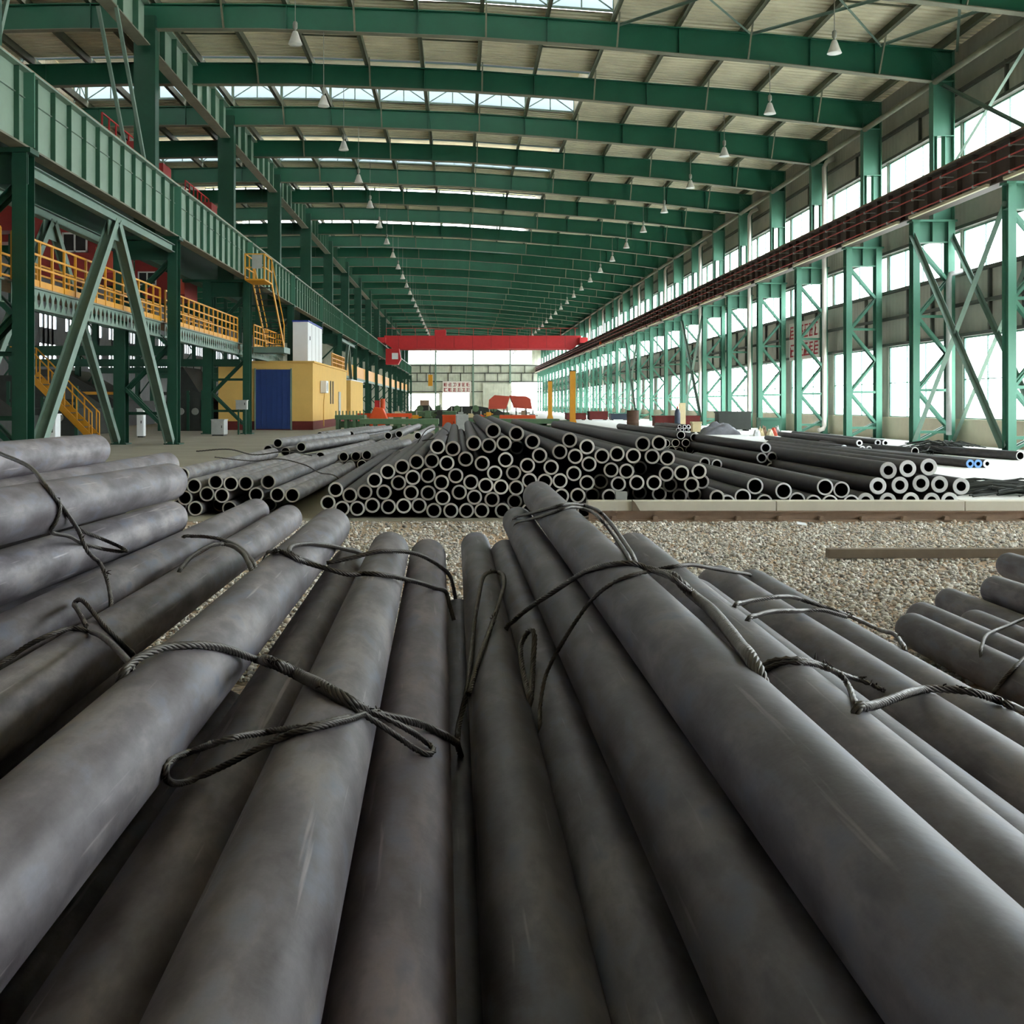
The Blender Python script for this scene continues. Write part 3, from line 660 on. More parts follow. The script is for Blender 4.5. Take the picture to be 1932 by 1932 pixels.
for j, ym in enumerate(MON_Y):
    if j == 0:
        mon.location = (0, ym, 0); o = mon
    else:
        o = copy_tree(mon, mk, (0, ym, 0))
    tag(o, f'translucent roof monitor strip over every second bay, {ORD[j+1]} along the hall', kind='structure')

# ------------------------------------------------------------------ roof frames: rafters
def rafter():
    root = empty('roof_rafter', (0, 0, 0))
    pts = [(x, rbot(x)) for x in RX] + [(15.2, rbot(14.57))]
    top = [(x, rtop(x)) for x in RX] + [(15.2, rtop(15.2))]
    MB().prism([p for p in pts] + top[::-1], 'y', -0.012, 0.012).build('web', 'green', root)
    fb = MB(); ft = MB()
    for i in range(len(pts) - 1):
        (a, za), (b, zb) = pts[i], pts[i + 1]
        fb.prism([(a, za - 0.025), (b, zb - 0.025), (b, zb), (a, za)], 'y', -0.14, 0.14)
        (a, za), (b, zb) = top[i], top[i + 1]
        ft.prism([(a, za - 0.025), (b, zb - 0.025), (b, zb), (a, za)], 'y', -0.14, 0.14)
    fb.build('bottom_flange', 'flange', root); ft.build('top_flange', 'green', root)
    for x in [-31, -27, -23, -19, -15, -11.4, -7.3, -5.36, -1.3, 2.7, 6.76, 10.8, 12.8]:
        MB().box(x - 0.008, x + 0.008, -0.13, 0.13, rbot(x), rtop(x) - 0.02).build('stiffener', 'green', root)
    for x in (-7.38, -3.34, 0.7, 4.74, 8.78, 12.82):
        MB().angle((x + 0.1, -0.13, rbot(x)), (x + 0.1, -0.7, rtop(x) + 0.12), 0.05).build('fly_brace', 'flange', root)
    return root
raf = rafter(); rk = children(raf)
for i, y in enumerate(FR):
    if i == 0: raf.location = (0, y, 0); o = raf
    else: o = copy_tree(raf, rk, (0, y, 0))
    tag(o, f'green steel roof rafter spanning the hall, {ORD[i+1]} from the camera', 'rafter', 'roof rafters')

# ------------------------------------------------------------------ window-side columns
def right_column(detail):
    root = empty('lattice_column')
    # front leg x 13.95..14.16, rear leg 15.03..15.24
    for nm, xc in (('front_leg', 14.055), ('rear_leg', 15.135)):
        MB().ibeam((xc, 0, 0), (xc, 0, 6.9), 0.34, 0.21, 0.016, 0.014, up=(0, 1, 0)).box(xc - 0.16, xc + 0.16, -0.24, 0.24, 0, 0.03).build(nm, 'green_leg', root)
    MB().box(13.9, 15.3, -0.2, 0.2, 6.86, 6.92).box(14.0, 15.2, -0.012, 0.012, 6.25, 6.88).box(14.55, 14.57, -0.16, 0.16, 6.25, 6.88).box(13.95, 15.24, -0.14, 0.14, 6.22, 6.25).build('cap_plate', 'green_leg', root)
    zz = []
    fz, rz = [6.2, 3.98, 1.71], [5.1, 2.85, 0.6]
    a, b = 14.12, 15.05
    zz = [((a, 6.2), (b, 5.1)), ((b, 5.1), (a, 3.98)), ((a, 3.98), (b, 2.85)), ((b, 2.85), (a, 1.71)), ((a, 1.71), (b, 0.6)), ((b, 0.6), (a, 0.12))]
    hz = [((a, 3.98), (b, 3.98)), ((a, 1.71), (b, 1.71)), ((a, 0.42), (b, 0.42))]
    if detail:
        for (p, q) in zz:
            MB().angle((p[0], -0.1, p[1]), (q[0], -0.1, q[1]), 0.09).build('lacing_bar', 'green_leg', root)
            MB().angle((p[0], 0.1, p[1]), (q[0], 0.1, q[1]), 0.09).build('lacing_bar', 'green_leg', root)
        for (p, q) in hz:
            MB().angle((p[0], -0.1, p[1]), (q[0], -0.1, q[1]), 0.08).build('cross_bar', 'green_leg', root)
    else:
        mb = MB()
        for (p, q) in zz + hz:
            mb.bar((p[0], 0, p[1]), (q[0], 0, q[1]), 0.09, 0.09)
        mb.build('lacing_bar', 'green_leg', root)
    # upper shaft with the walkway opening
    u = MB()
    u.box(14.57, 14.595, -0.16, 0.16, 6.92, rbot(14.57) + 0.2).box(15.205, 15.23, -0.16, 0.16, 6.92, rtop(15.2))
    u.box(14.595, 14.70, -0.012, 0.012, 6.92, 9.5).box(14.95, 15.205, -0.012, 0.012, 6.92, 9.5)
    u.box(14.595, 15.205, -0.012, 0.012, 6.92, 8.1)
    u.box(14.595, 15.205, -0.012, 0.012, 9.5, rbot(14.57) + 0.9)
    u.box(14.69, 14.705, -0.14, 0.14, 8.1, 9.5).box(14.945, 14.96, -0.14, 0.14, 8.1, 9.5).box(14.57, 15.23, -0.16, 0.16, 9.5, 9.52).box(14.57, 15.23, -0.16, 0.16, rbot(14.57) - 0.03, rbot(14.57))
    u.build('upper_shaft', 'green_leg', root)
    return root
colA, colB = right_column(True), right_column(False)
kA, kB = children(colA), children(colB)
for i, y in enumerate(FR):
    src, kk = (colA, kA) if i < 12 else (colB, kB)
    if i in (0, 12): src.location = (0, y, 0); o = src
    else: o = copy_tree(src, kk, (0, y, 0))
    tag(o, f'green lattice steel column on the window wall, {ORD[i+1]} from the camera', 'column', 'window wall columns')

# eave strut tubes between the column heads
st_me = MB().tube([(14.62, 0.16, rbot(14.57) - 0.06), (14.62, 5.84, rbot(14.57) - 0.06)], 0.095, 12).mesh('eave_strut', 'flange', True)
for i, y in enumerate(FR[:-1]):
    o = link('eave_strut', st_me, None, (0, y, 0))
    tag(o, f'grey eave strut tube along the column heads, {ORD[i+1]} bay from the camera', 'strut', 'eave struts')

# ------------------------------------------------------------------ crane girder on the window side
def right_girder():
    root = empty('crane_girder')
    MB().box(13.96, 13.98, 0, 6, 6.95, 7.97).build('web', 'brown_girder', root)
    MB().box(13.78, 14.2, 0, 6, 7.96, 8.0).box(14.2, 14.55, 0, 6, 7.95, 7.98).build('top_flange', 'brown_girder', root)
    MB().box(13.8, 14.16, 0, 6, 6.92, 6.96).build('bottom_flange', 'brown_girder', root)
    MB().box(13.94, 14.02, 0, 6, 8.0, 8.12).build('crane_rail', 'rust', root)
    for k in range(6):
        MB().box(13.82, 13.96, k + 0.49, k + 0.51, 6.96, 7.96).build('stiffener', 'brown_girder', root)
    MB().box(13.70, 13.79, 0.5, 5.6, 6.90, 6.98).build('lit_flange_strip', 'cream', root)  # window light on the bottom flange, put in as a pale strip
    for k in range(3):
        mb = MB()
        for zb in (7.66, 7.38, 7.0):
            mb.box(13.62, 13.96, 1 + 2 * k, 1.03 + 2 * k, zb - 0.012, zb + 0.012).box(13.57, 13.63, 0.98 + 2 * k, 1.05 + 2 * k, zb - 0.035, zb + 0.035)
        mb.build('bracket', 'grey', root)
    return root
gir = right_girder(); gk = children(gir)
ng = 0
for i in range(-1, NF):
    y = Y0 + 6 * i
    if ng == 0: gir.location = (0, y, 0); o = gir
    else: o = copy_tree(gir, gk, (0, y, 0))
    ng += 1
    tag(o, f'brown crane runway girder before the windows, {ORD[ng]} length from the camera', 'crane girder', 'window side girders')
for n, (z, nm) in enumerate(((7.68, 'topmost'), (7.40, 'middle'), (7.02, 'lowest'))):
    o = MB().tube([(13.6, 22, z), (13.6, YE - 1, z)], 0.022, 6).build('conductor_rail', 'red_rail')
    tag(o, f'thin red conductor line along the brown girder, {nm} of three', 'conductor', 'red conductor lines')

# ------------------------------------------------------------------ window wall
WB = [(0.77, 3.31), (5.3, 6.62), (7.9, 9.95)]
wl = MB()
for (za, zb) in ((3.31, 5.3), (6.62, 7.9), (9.95, rtop(15.5) + 0.25)):
    wl.box(XR, XR + 0.12, YB, YE, za, zb)
y = YB
ki = 0
lowY = []
wl.box(XR, XR + 0.12, YB, -1.2, 0.77, 9.95)
y = -1.2
while y < YE - 0.5:
    wl.box(XR, XR + 0.12, y - 0.1, y + 1.2, 0.77, 3.31)
    wl.box(XR, XR + 0.12, y - 0.08, y + 0.08, 5.3, 6.62)
    wl.box(XR, XR + 0.12, y - 0.08, y + 0.08, 7.9, 9.95)
    lowY.append(y + 1.2)
    y += 6
wr = wl.build('wall_right', 'wall'); tag(wr, 'grey profiled sheet wall with bands of windows', kind='structure')
pl = MB().box(XR - 0.06, XR + 0.14, YB, YE, -0.2, 0.74).build('plinth', 'plaster', wr)
pc = MB().box(XR - 0.1, XR + 0.14, YB, YE, 0.74, 0.78).build('sill', 'plaster', wr)
for z in (3.36, 4.3, 5.25, 6.68, 7.85, 10.0, 10.9, 11.7):
    MB().box(XR - 0.14, XR - 0.005, 20, YE, z - 0.05, z + 0.05).build('girt', 'girt', wr)
me_post = MB().box(XR - 0.1, XR - 0.005, -0.05, 0.05, 3.4, 5.25).mesh('wall_post', 'girt')
me_post2 = MB().box(XR - 0.1, XR - 0.005, -0.04, 0.04, 10.05, 11.0).mesh('wall_post', 'girt')
for i in range(-1, 20):
    for d in (2.0, 4.0):
        link('wall_post', me_post, wr, (0, Y0 + 6 * i + d, 0))
    link('wall_post', me_post2, wr, (0, Y0 + 6 * i + 3.0, 0))
def window_proto(z0, z1, w, div, transom):
    root = empty('window_1')
    fr = MB(); x = XR + 0.03
    fr.box(x, x + 0.06, 0, w, z0, z0 + 0.05).box(x, x + 0.06, 0, w, z1 - 0.05, z1).box(x, x + 0.06, 0, 0.06, z0, z1).box(x, x + 0.06, w - 0.06, w, z0, z1)
    fr.build('window_frame', 'frame_win', root)
    for i in range(1, div):
        MB().box(x, x + 0.05, w * i / div - 0.016, w * i / div + 0.016, z0, z1).build('mullion', 'frame_win', root)
    if transom:
        MB().box(x, x + 0.05, 0, w, transom - 0.014, transom + 0.014).build('transom', 'frame_win', root)
    for i in range(div):
        MB().box(x + 0.02, x + 0.028, w * i / div + 0.02, w * (i + 1) / div - 0.02, z0 + 0.04, z1 - 0.04).build('pane', 'glass', root)
    return root
BN = ['tall lower', 'middle ribbon', 'high ribbon']
nwin = 0
for bi, (z0, z1) in enumerate(WB):
    w = 4.7 if bi == 0 else 5.84
    pr = window_proto(z0, z1, w, 3 if bi == 0 else 4, 2.0 if bi == 0 else None)
    pk = children(pr); first = True
    for i, yy in enumerate(lowY):
        yw = yy if bi == 0 else yy - 1.2 + 0.08
        if first: pr.location = (0, yw, 0); o = pr; first = False
        else: o = copy_tree(pr, pk, (0, yw, 0))
        nwin += 1
        o.name = f'window_{nwin}'
        tag(o, f'bright {BN[bi]} window in the right wall, bay {i+1}', kind='structure')
# white rain downpipes beside the columns
dp = MB().tube([(15.42, 0, 11.35), (15.1, 0, 11.2), (15.0, 0, 11.0), (15.0, 0, 0.35), (14.95, 0, 0.22), (14.75, 0, 0.16)], 0.09, 14).mesh('downpipe', 'white_pipe', True)
for i in range(8):
    o = link('rain_downpipe', dp, None, (0, 46.35 + 12 * i, 0))
    tag(o, f'white rain downpipe in front of the window wall, {ORD[i+1]} from the camera', 'downpipe', 'white downpipes')
o = MB().tube([(15.3, 34.3, 5.3), (14.95, 34.3, 5.2), (14.9, 34.3, 5.0), (14.9, 34.3, 0.3)], 0.08, 12).build('rain_downpipe', 'grey', None, True)
tag(o, 'short grey downpipe behind the nearest crossed diagonals', 'downpipe')
# diagonal bracing between the two nearest columns
def xbrace(nm, x, ya, yb, za, zb, w, mat, label, cat='brace', group=None):
    root = empty(nm, (x, ya, za))
    MB().angle((0, 0.1, 0), (0, yb - ya - 0.1, zb - za), w, up=(1, 0, 0)).build('diagonal', mat, root)
    MB().angle((0.06, 0.1, zb - za), (0.06, yb - ya - 0.1, 0), w, up=(1, 0, 0)).build('diagonal', mat, root)
    tag(root, label, cat, group)
xbrace('cross_brace', 14.0, 28.8, 34.8, 0.15, 6.5, 0.14, 'green_grey', 'crossed pale green diagonals before the tall windows, nearest the camera', group='window wall bracing')
xbrace('cross_brace', 15.2, 28.8, 34.8, 0.15, 6.5, 0.12, 'green_grey', 'crossed green diagonals close behind the pale crossed pair', group='window wall bracing')
xbrace('cross_brace', 14.9, 28.8, 34.8, 8.2, 11.1, 0.09, 'green_grey', 'thin crossed rods under the eave above the brown girder', group='window wall bracing')
xbrace('cross_brace', 14.0, 88.8, 94.8, 0.15, 6.5, 0.14, 'green_grey', 'crossed green diagonals between far columns of the window wall', group='window wall bracing')
xbrace('cross_brace', 14.0, 64.8, 70.8, 0.15, 6.5, 0.14, 'green_grey', 'crossed green diagonals half way down the window wall', group='window wall bracing')

# ------------------------------------------------------------------ far end wall
fw = empty('wall_far', (0, 0, 0)); tag(fw, 'pale end wall of the hall with a long bright window and open gates', kind='structure')
holes = [(-11.0, 13.2, 8.6, 11.0), (9.5, 15.2, 0.0, 5.2), (-3.2, 1.7, 0.0, 3.3), (-9.5, -3.9, 0.0, 3.1)]
xs = sorted(set([XL, XR + 0.1] + [h[0] for h in holes] + [h[1] for h in holes])); zs = sorted(set([0.0, 13.8] + [h[2] for h in holes] + [h[3] for h in holes]))
mb = MB()
for i in range(len(xs) - 1):
    for j in range(len(zs) - 1):
        xm, zm = (xs[i] + xs[i + 1]) / 2, (zs[j] + zs[j + 1]) / 2
        if not any(h[0] < xm < h[1] and h[2] < zm < h[3] for h in holes):
            mb.box(xs[i], xs[i + 1], YE, YE + 0.15, zs[j], zs[j + 1])
mb.build('end_wall_sheet', 'wall_far', fw)
for x in (-9.6, -4.5, 2.4, 9.2):
    MB().box(x - 0.14, x + 0.14, YE - 0.3, YE - 0.02, 0, 12.6).build('end_post', 'green_grey', fw)
for z in (3.5, 5.35, 6.9, 8.3):
    MB().box(-9.6, XR, YE - 0.2, YE - 0.02, z - 0.09, z + 0.09).build('girt', 'girt', fw)
for n, x in enumerate((-7.9, -6.2, -2.2, 0.1, 4.6, 6.9, 11.3, 13.4)):
    z = 5.4 if n % 2 else 5.4
    MB().box(x - 0.08, x + 0.08, YE - 0.18, YE - 0.02, 5.35, 6.9).build('end_stud', 'girt', fw)
    MB().box(x + 0.6 - 0.08, x + 0.6 + 0.08, YE - 0.18, YE - 0.02, 6.9, 8.3).build('end_stud', 'girt', fw)
wn = MB().box(-11, 13.2, YE + 0.05, YE + 0.06, 8.6, 11.0)
o = wn.build('window_900', 'glass'); tag(o, 'long bright window high in the far end wall', kind='structure')
sd = MB().box(4.2, 9.4, YE - 0.4, YE - 0.32, 0.0, 5.0)
for x in (5.0, 6.3, 7.6, 8.9): sd.box(x - 0.05, x + 0.05, YE - 0.45, YE - 0.4, 0, 5.0)
o = sd.build('door_1', 'wall_far'); tag(o, 'pale sliding gate leaf pushed aside in the far wall', kind='structure')

# ------------------------------------------------------------------ left outer wall of the next aisle and back wall
lw = MB()
for (za, zb) in ((0, 4.5), (6.2, 7.5), (9.0, 13.6)):
    lw.box(XL - 0.12, XL, YB, YE, za, zb)
y = YB
while y < YE:
    lw.box(XL - 0.12, XL, y, y + 2.2, 4.5, 6.2); lw.box(XL - 0.12, XL, y, y + 2.2, 7.5, 9.0)
    for d in (3.1, 4.1, 5.1): lw.box(XL - 0.12, XL, y + d - 0.22, y + d + 0.22, 4.5, 9.0)
    y += 6
o = lw.build('wall_left', 'wall_l'); tag(o, 'dark outer wall of the neighbouring aisle with small bright windows', kind='structure')
nn = 0
wme = [MB().box(XL - 0.07, XL - 0.06, 0, 4.4, a, b).mesh('window_glass', 'glass') for a, b in ((4.5, 6.2), (7.5, 9.0))]
y = YB
bay = 0
while y < YE - 4:
    bay += 1
    for q in range(2):
        nn += 1
        o = link(f'window_{100 + nn}', wme[q], None, (0, y + 1.6, 0))
        tag(o, f'small {"lower" if q == 0 else "upper"} window in the dark left outer wall, bay {bay}', kind='structure')
    y += 6
bw = MB()
for (a, b, c, d) in ((XL, XR + 0.1, 0, 13.8),):
    bw.box(a, b, YB - 0.15, YB, c, d)
o = bw.build('wall_back', 'wall_l'); tag(o, 'unseen end wall behind the camera, closed and dark to cut back light', kind='structure')  # out of view, kept closed and dark to cut light from behind
# ------------------------------------------------------------------ left side: columns, crane girder, jack girder
LY = [22.8 + 12 * j for j in range(16)]
def left_column(detail):
    root = empty('lattice_column')
    for nm, xc, w in (('front_leg', -8.85, 0.3), ('rear_leg', -10.48, 0.36)):
        MB().ibeam((xc, 0, 0), (xc, 0, 6.3), 0.42, w, 0.018, 0.016, up=(0, 1, 0)).box(xc - 0.24, xc + 0.24, -0.3, 0.3, 0, 0.04).build(nm, 'green_dark', root)
    MB().box(-11.5, -8.62, -0.24, 0.24, 6.3, 6.4).box(-10.6, -8.75, -0.014, 0.014, 5.7, 6.32).build('cap_plate', 'green_dark', root)
    a, b = -8.98, -10.3
    nodes = [(a, 5.7), (b, 4.4), (a, 3.1), (b, 1.75), (a, 0.45)]
    hs = [4.4, 1.75]
    if detail:
        for p, q in zip(nodes[:-1], nodes[1:]):
            for yy in (-0.13, 0.13):
                MB().angle((p[0], yy, p[1]), (q[0], yy, q[1]), 0.1).build('lacing_bar', 'green_dark', root)
        for z in (1.0, 2.3):
            MB().angle((a, -0.13, z), (b, -0.13, z), 0.09).build('cross_bar', 'green_dark', root)
    else:
        mb = MB()
        for p, q in zip(nodes[:-1], nodes[1:]): mb.bar((p[0], 0, p[1]), (q[0], 0, q[1]), 0.1, 0.1)
        mb.build('lacing_bar', 'green_dark', root)
    MB().ibeam((-9.7, 0, 6.4), (-9.7, 0, 13.2), 0.44, 0.66, 0.018, 0.02, up=(0, 1, 0)).box(-10.03, -10.01, -0.2, 0.2, 6.4, 13.2).box(-9.39, -9.37, -0.2, 0.2, 6.4, 13.2).build('upper_shaft', 'green_dark', root)
    return root
lA, lB = left_column(True), left_column(False)
lkA, lkB = children(lA), children(lB)
for i, y in enumerate(LY):
    src, kk = (lA, lkA) if i < 5 else (lB, lkB)
    if i in (0, 5): src.location = (0, y, 0); o = src
    else: o = copy_tree(src, kk, (0, y, 0))
    tag(o, f'dark green lattice column under the pale girder, {ORD[i+1]} from the camera', 'column', 'left side columns')
def left_girder():
    root = empty('crane_girder')
    MB().box(-8.86, -8.84, 0, 12, 6.43, 7.97).build('web', 'green_pale', root)
    MB().box(-9.02, -8.68, 0, 12, 7.96, 8.0).box(-10.1, -9.02, 0, 12, 7.94, 7.96).build('top_flange', 'green_pale', root)
    MB().box(-9.02, -8.68, 0, 12, 6.4, 6.44).build('bottom_flange', 'flange', root)
    MB().box(-8.89, -8.81, 0, 12, 8.0, 8.12).build('crane_rail', 'rust', root)
    MB().box(-8.84, -8.8, 0, 12, 7.44, 7.455).build('long_stiffener', 'green_pale', root)
    for k in range(12):
        MB().box(-8.84, -8.735, k + 0.485, k + 0.505, 6.44, 7.96).build('stiffener', 'green_rib_shade', root)
    MB().box(-8.84, -8.62, -0.02, 0.02, 6.44, 7.96).build('end_plate', 'green_leg', root)
    return root
lg = left_girder(); lgk = children(lg)
for i in range(-1, 15):
    y = 22.8 + 12 * i
    if i == -1: lg.location = (0, y, 0); o = lg
    else: o = copy_tree(lg, lgk, (0, y, 0))
    tag(o, f'pale green ribbed crane girder on the left, {ORD[i+2]} length from the camera', 'crane girder', 'left crane girders')
def jack():
    root = empty('jack_girder')
    MB().box(-9.71, -9.69, 0.3, 11.7, 12.28, 13.5).build('web', 'green_pale', root)
    MB().box(-9.9, -9.5, 0.3, 11.7, 12.24, 12.28).build('bottom_flange', 'flange', root)
    MB().box(-9.9, -9.5, 0.3, 11.7, 13.5, 13.54).build('top_flange', 'green_pale', root)
    for k in range(1, 8):
        MB().box(-9.88, -9.52, k * 1.5 - 0.01, k * 1.5 + 0.01, 12.28, 13.5).build('stiffener', 'green_rib_shade', root)
    return root
jk = jack(); jkk = children(jk)
for i, y in enumerate(LY[:-1]):
    if i == 0: jk.location = (0, y, 0); o = jk
    else: o = copy_tree(jk, jkk, (0, y, 0))
    tag(o, f'pale jack girder carrying rafters on the left, {ORD[i+1]} from the camera', 'girder', 'jack girders')
def vbrace(x, y0, w, label, ap=0.0):
    root = empty('portal_brace', (x, y0, 0))
    MB().ibeam((0, 0.25, 6.02), (0, 11.75, 6.02), 0.24, 0.2, 0.02, 0.02).build('strut', 'green_grey', root)
    MB().ibeam((0, 5.9, 5.9), (0, 0.55, 0.1), w, w * 0.9, 0.015, 0.015, up=(1, 0, 0)).build('diagonal', 'green_grey', root)
    MB().ibeam((0, 6.1, 5.9), (0, 11.5, 0.1), w, w * 0.9, 0.015, 0.015, up=(1, 0, 0)).build('diagonal', 'green_grey', root)
    MB().box(-0.012, 0.012, 5.5, 6.5, 5.45, 5.92).build('gusset', 'green_grey', root)
    tag(root, label, 'brace', 'left portal braces')
vbrace(-8.85, 22.8, 0.26, 'pale green inverted V brace under the girder, in front of the walkway')
vbrace(-10.48, 22.8, 0.22, 'inverted V brace behind the walkway, by the red cabin')
vbrace(-8.85, 82.8, 0.24, 'distant pale V brace beyond the yellow building')
for i, x in enumerate((-9.5, -10.0)):
    o = MB().angle((x, 31.2, 12.3), (x, 34.4, 8.1), 0.09, up=(1, 0, 0)).build('diagonal_brace', 'green_grey')
    tag(o, f'thin diagonal brace above the left girder, {"outer" if i == 0 else "inner"} of two', 'brace', 'upper left braces')
o = MB().angle((-9.5, 22.9, 8.1), (-9.5, 24.8, 12.2), 0.12, up=(1, 0, 0)).build('diagonal_brace', 'green_grey')
tag(o, 'pale diagonal brace in the top left corner above the girder', 'brace', 'upper left braces')

# ------------------------------------------------------------------ walkway with perforated beams and yellow railings
def perforated(y0, y1, label):
    n = max(1, round((y1 - y0) / 0.34)); st = (y1 - y0) / n
    root = empty('perforated_beam', (-9.2, y0, 3.3))
    vs = []; fs = []
    for i in range(n):
        a, b = i * st, (i + 1) * st; c = (a + b) / 2
        k = len(vs)
        vs += [(0, a, 0), (0, c, 0), (0, b, 0), (0, b, 0.45), (0, c, 0.45), (0, a, 0.45),
               (0, c, 0.045), (0, c + 0.1, 0.17), (0, c + 0.1, 0.28), (0, c, 0.405), (0, c - 0.1, 0.28), (0, c - 0.1, 0.17)]
        fs += [tuple(k + q for q in (1, 2, 3, 4, 9, 8, 7, 6)), tuple(k + q for q in (0, 1, 6, 11, 10, 9, 4, 5))]
    web = MB().add(vs, fs).build('web', 'green_grey', root)
    so = web.modifiers.new('thick', 'SOLIDIFY'); so.thickness = 0.014; so.offset = 0
    MB().box(-0.07, 0.07, 0, y1 - y0, 0.44, 0.46).build('top_flange', 'green_grey', root)
    MB().box(-0.07, 0.07, 0, y1 - y0, -0.01, 0.01).build('bottom_flange', 'green_grey', root)
    tag(root, label, 'beam', 'perforated walkway beams')
perforated(16.0, 22.55, 'grey green beam with diamond holes, cut off by the left picture edge')
perforated(23.05, 34.55, 'grey green beam with diamond holes crossed by the V brace')
perforated(35.05, 46.55, 'grey green beam with diamond holes leading to the yellow stair')
perforated(47.05, 58.5, 'grey green beam with diamond holes above the blue door')
o = MB().box(-10.2, -9.15, 16, 59, 3.76, 3.79).build('walkway_deck', 'rust'); tag(o, 'steel walkway deck carried by the perforated beams', 'walkway')
post_me = MB().box(-0.025, 0.025, -0.025, 0.025, 0, 1.0).mesh('post', 'yellow')
def railing(nm, x, y0, y1, z, label, step=0.74, h=1.0, mat='yellow', post=None, along='y', group='walkway railings'):
    root = empty(nm, (x, y0, z))
    n = max(1, round((y1 - y0) / step)); st = (y1 - y0) / n
    for i in range(n + 1):
        p = link('post', post or post_me, root, (0, i * st, 0)); p.scale = (1, 1, h)
    for zz in (0.42 * h, 0.7 * h, h):
        MB().box(-0.022, 0.022, 0, y1 - y0, zz - 0.022, zz + 0.022).build('rail', mat, root)
    MB().box(-0.008, 0.008, 0, y1 - y0, 0.0, 0.15).build('kick_plate', mat, root)
    tag(root, label, 'railing', group)
    return root
railing('yellow_railing', -9.2, 16.0, 22.5, 3.79, 'yellow railing cut off by the left picture edge')
railing('yellow_railing', -9.2, 23.1, 34.5, 3.79, 'yellow railing on the front walkway edge crossed by the V brace')
railing('yellow_railing', -9.2, 35.1, 46.5, 3.79, 'yellow railing on the walkway leading to the steep stair')
railing('yellow_railing', -9.2, 50.2, 58.4, 3.79, 'yellow railing behind the stair foot beside the white cabinet')
railing('yellow_railing', -10.15, 18.0, 46.0, 3.79, 'yellow railing on the back edge of the walkway', 1.1, 0.8)
railing('yellow_railing', -7.2, 63.2, 70.0, 3.25, 'yellow railing on the roof edge of the yellow building', 0.7, 0.85)

# steep yellow stair from the walkway to the girder
stair = empty('steel_stair', (-8.12, 44.5, 0)); tag(stair, 'steep yellow stair with dark treads in front of the girder', 'stair')
MB().box(-0.4, 0.4, 0, 1.8, 6.14, 6.2).build('landing', 'yellow', stair)
for sx in (-0.38, 0.38):
    MB().bar((sx, 1.8, 6.15), (sx, 5.0, 3.75), 0.04, 0.16).build('stringer', 'yellow', stair)
    MB().tube([(sx, 1.8, 7.1), (sx, 5.0, 4.7), (sx, 5.0, 3.8)], 0.025, 6).build('handrail', 'yellow', stair)
for k in range(11):
    t = (k + 0.5) / 11
    MB().box(-0.38, 0.38, 1.8 + 3.2 * t - 0.1, 1.8 + 3.2 * t + 0.1, 6.15 - 2.4 * t - 0.015, 6.15 - 2.4 * t + 0.015).build('tread', 'mach_dark', stair)
for (px, py) in ((-0.38, 0), (0.38, 0), (0, 0), (0.38, 0.9), (-0.38, 0.9), (0.38, 1.75), (-0.38, 1.75)):
    link('post', post_me, stair, (px, py, 6.2))
for zz in (6.65, 7.18):
    MB().box(-0.4, 0.4, -0.02, 0.02, zz - 0.02, zz + 0.02).box(0.36, 0.4, 0, 1.8, zz - 0.02, zz + 0.02).box(-0.4, -0.36, 0, 1.8, zz - 0.02, zz + 0.02).build('rail', 'yellow', stair)
MB().box(-0.1, 0.3, -0.05, -0.03, 6.6, 7.15).build('notice_plate', 'grey', stair)
MB().box(-0.95, 0.4, 4.9, 6.6, 3.5, 3.76).build('lower_landing', 'green_grey', stair)

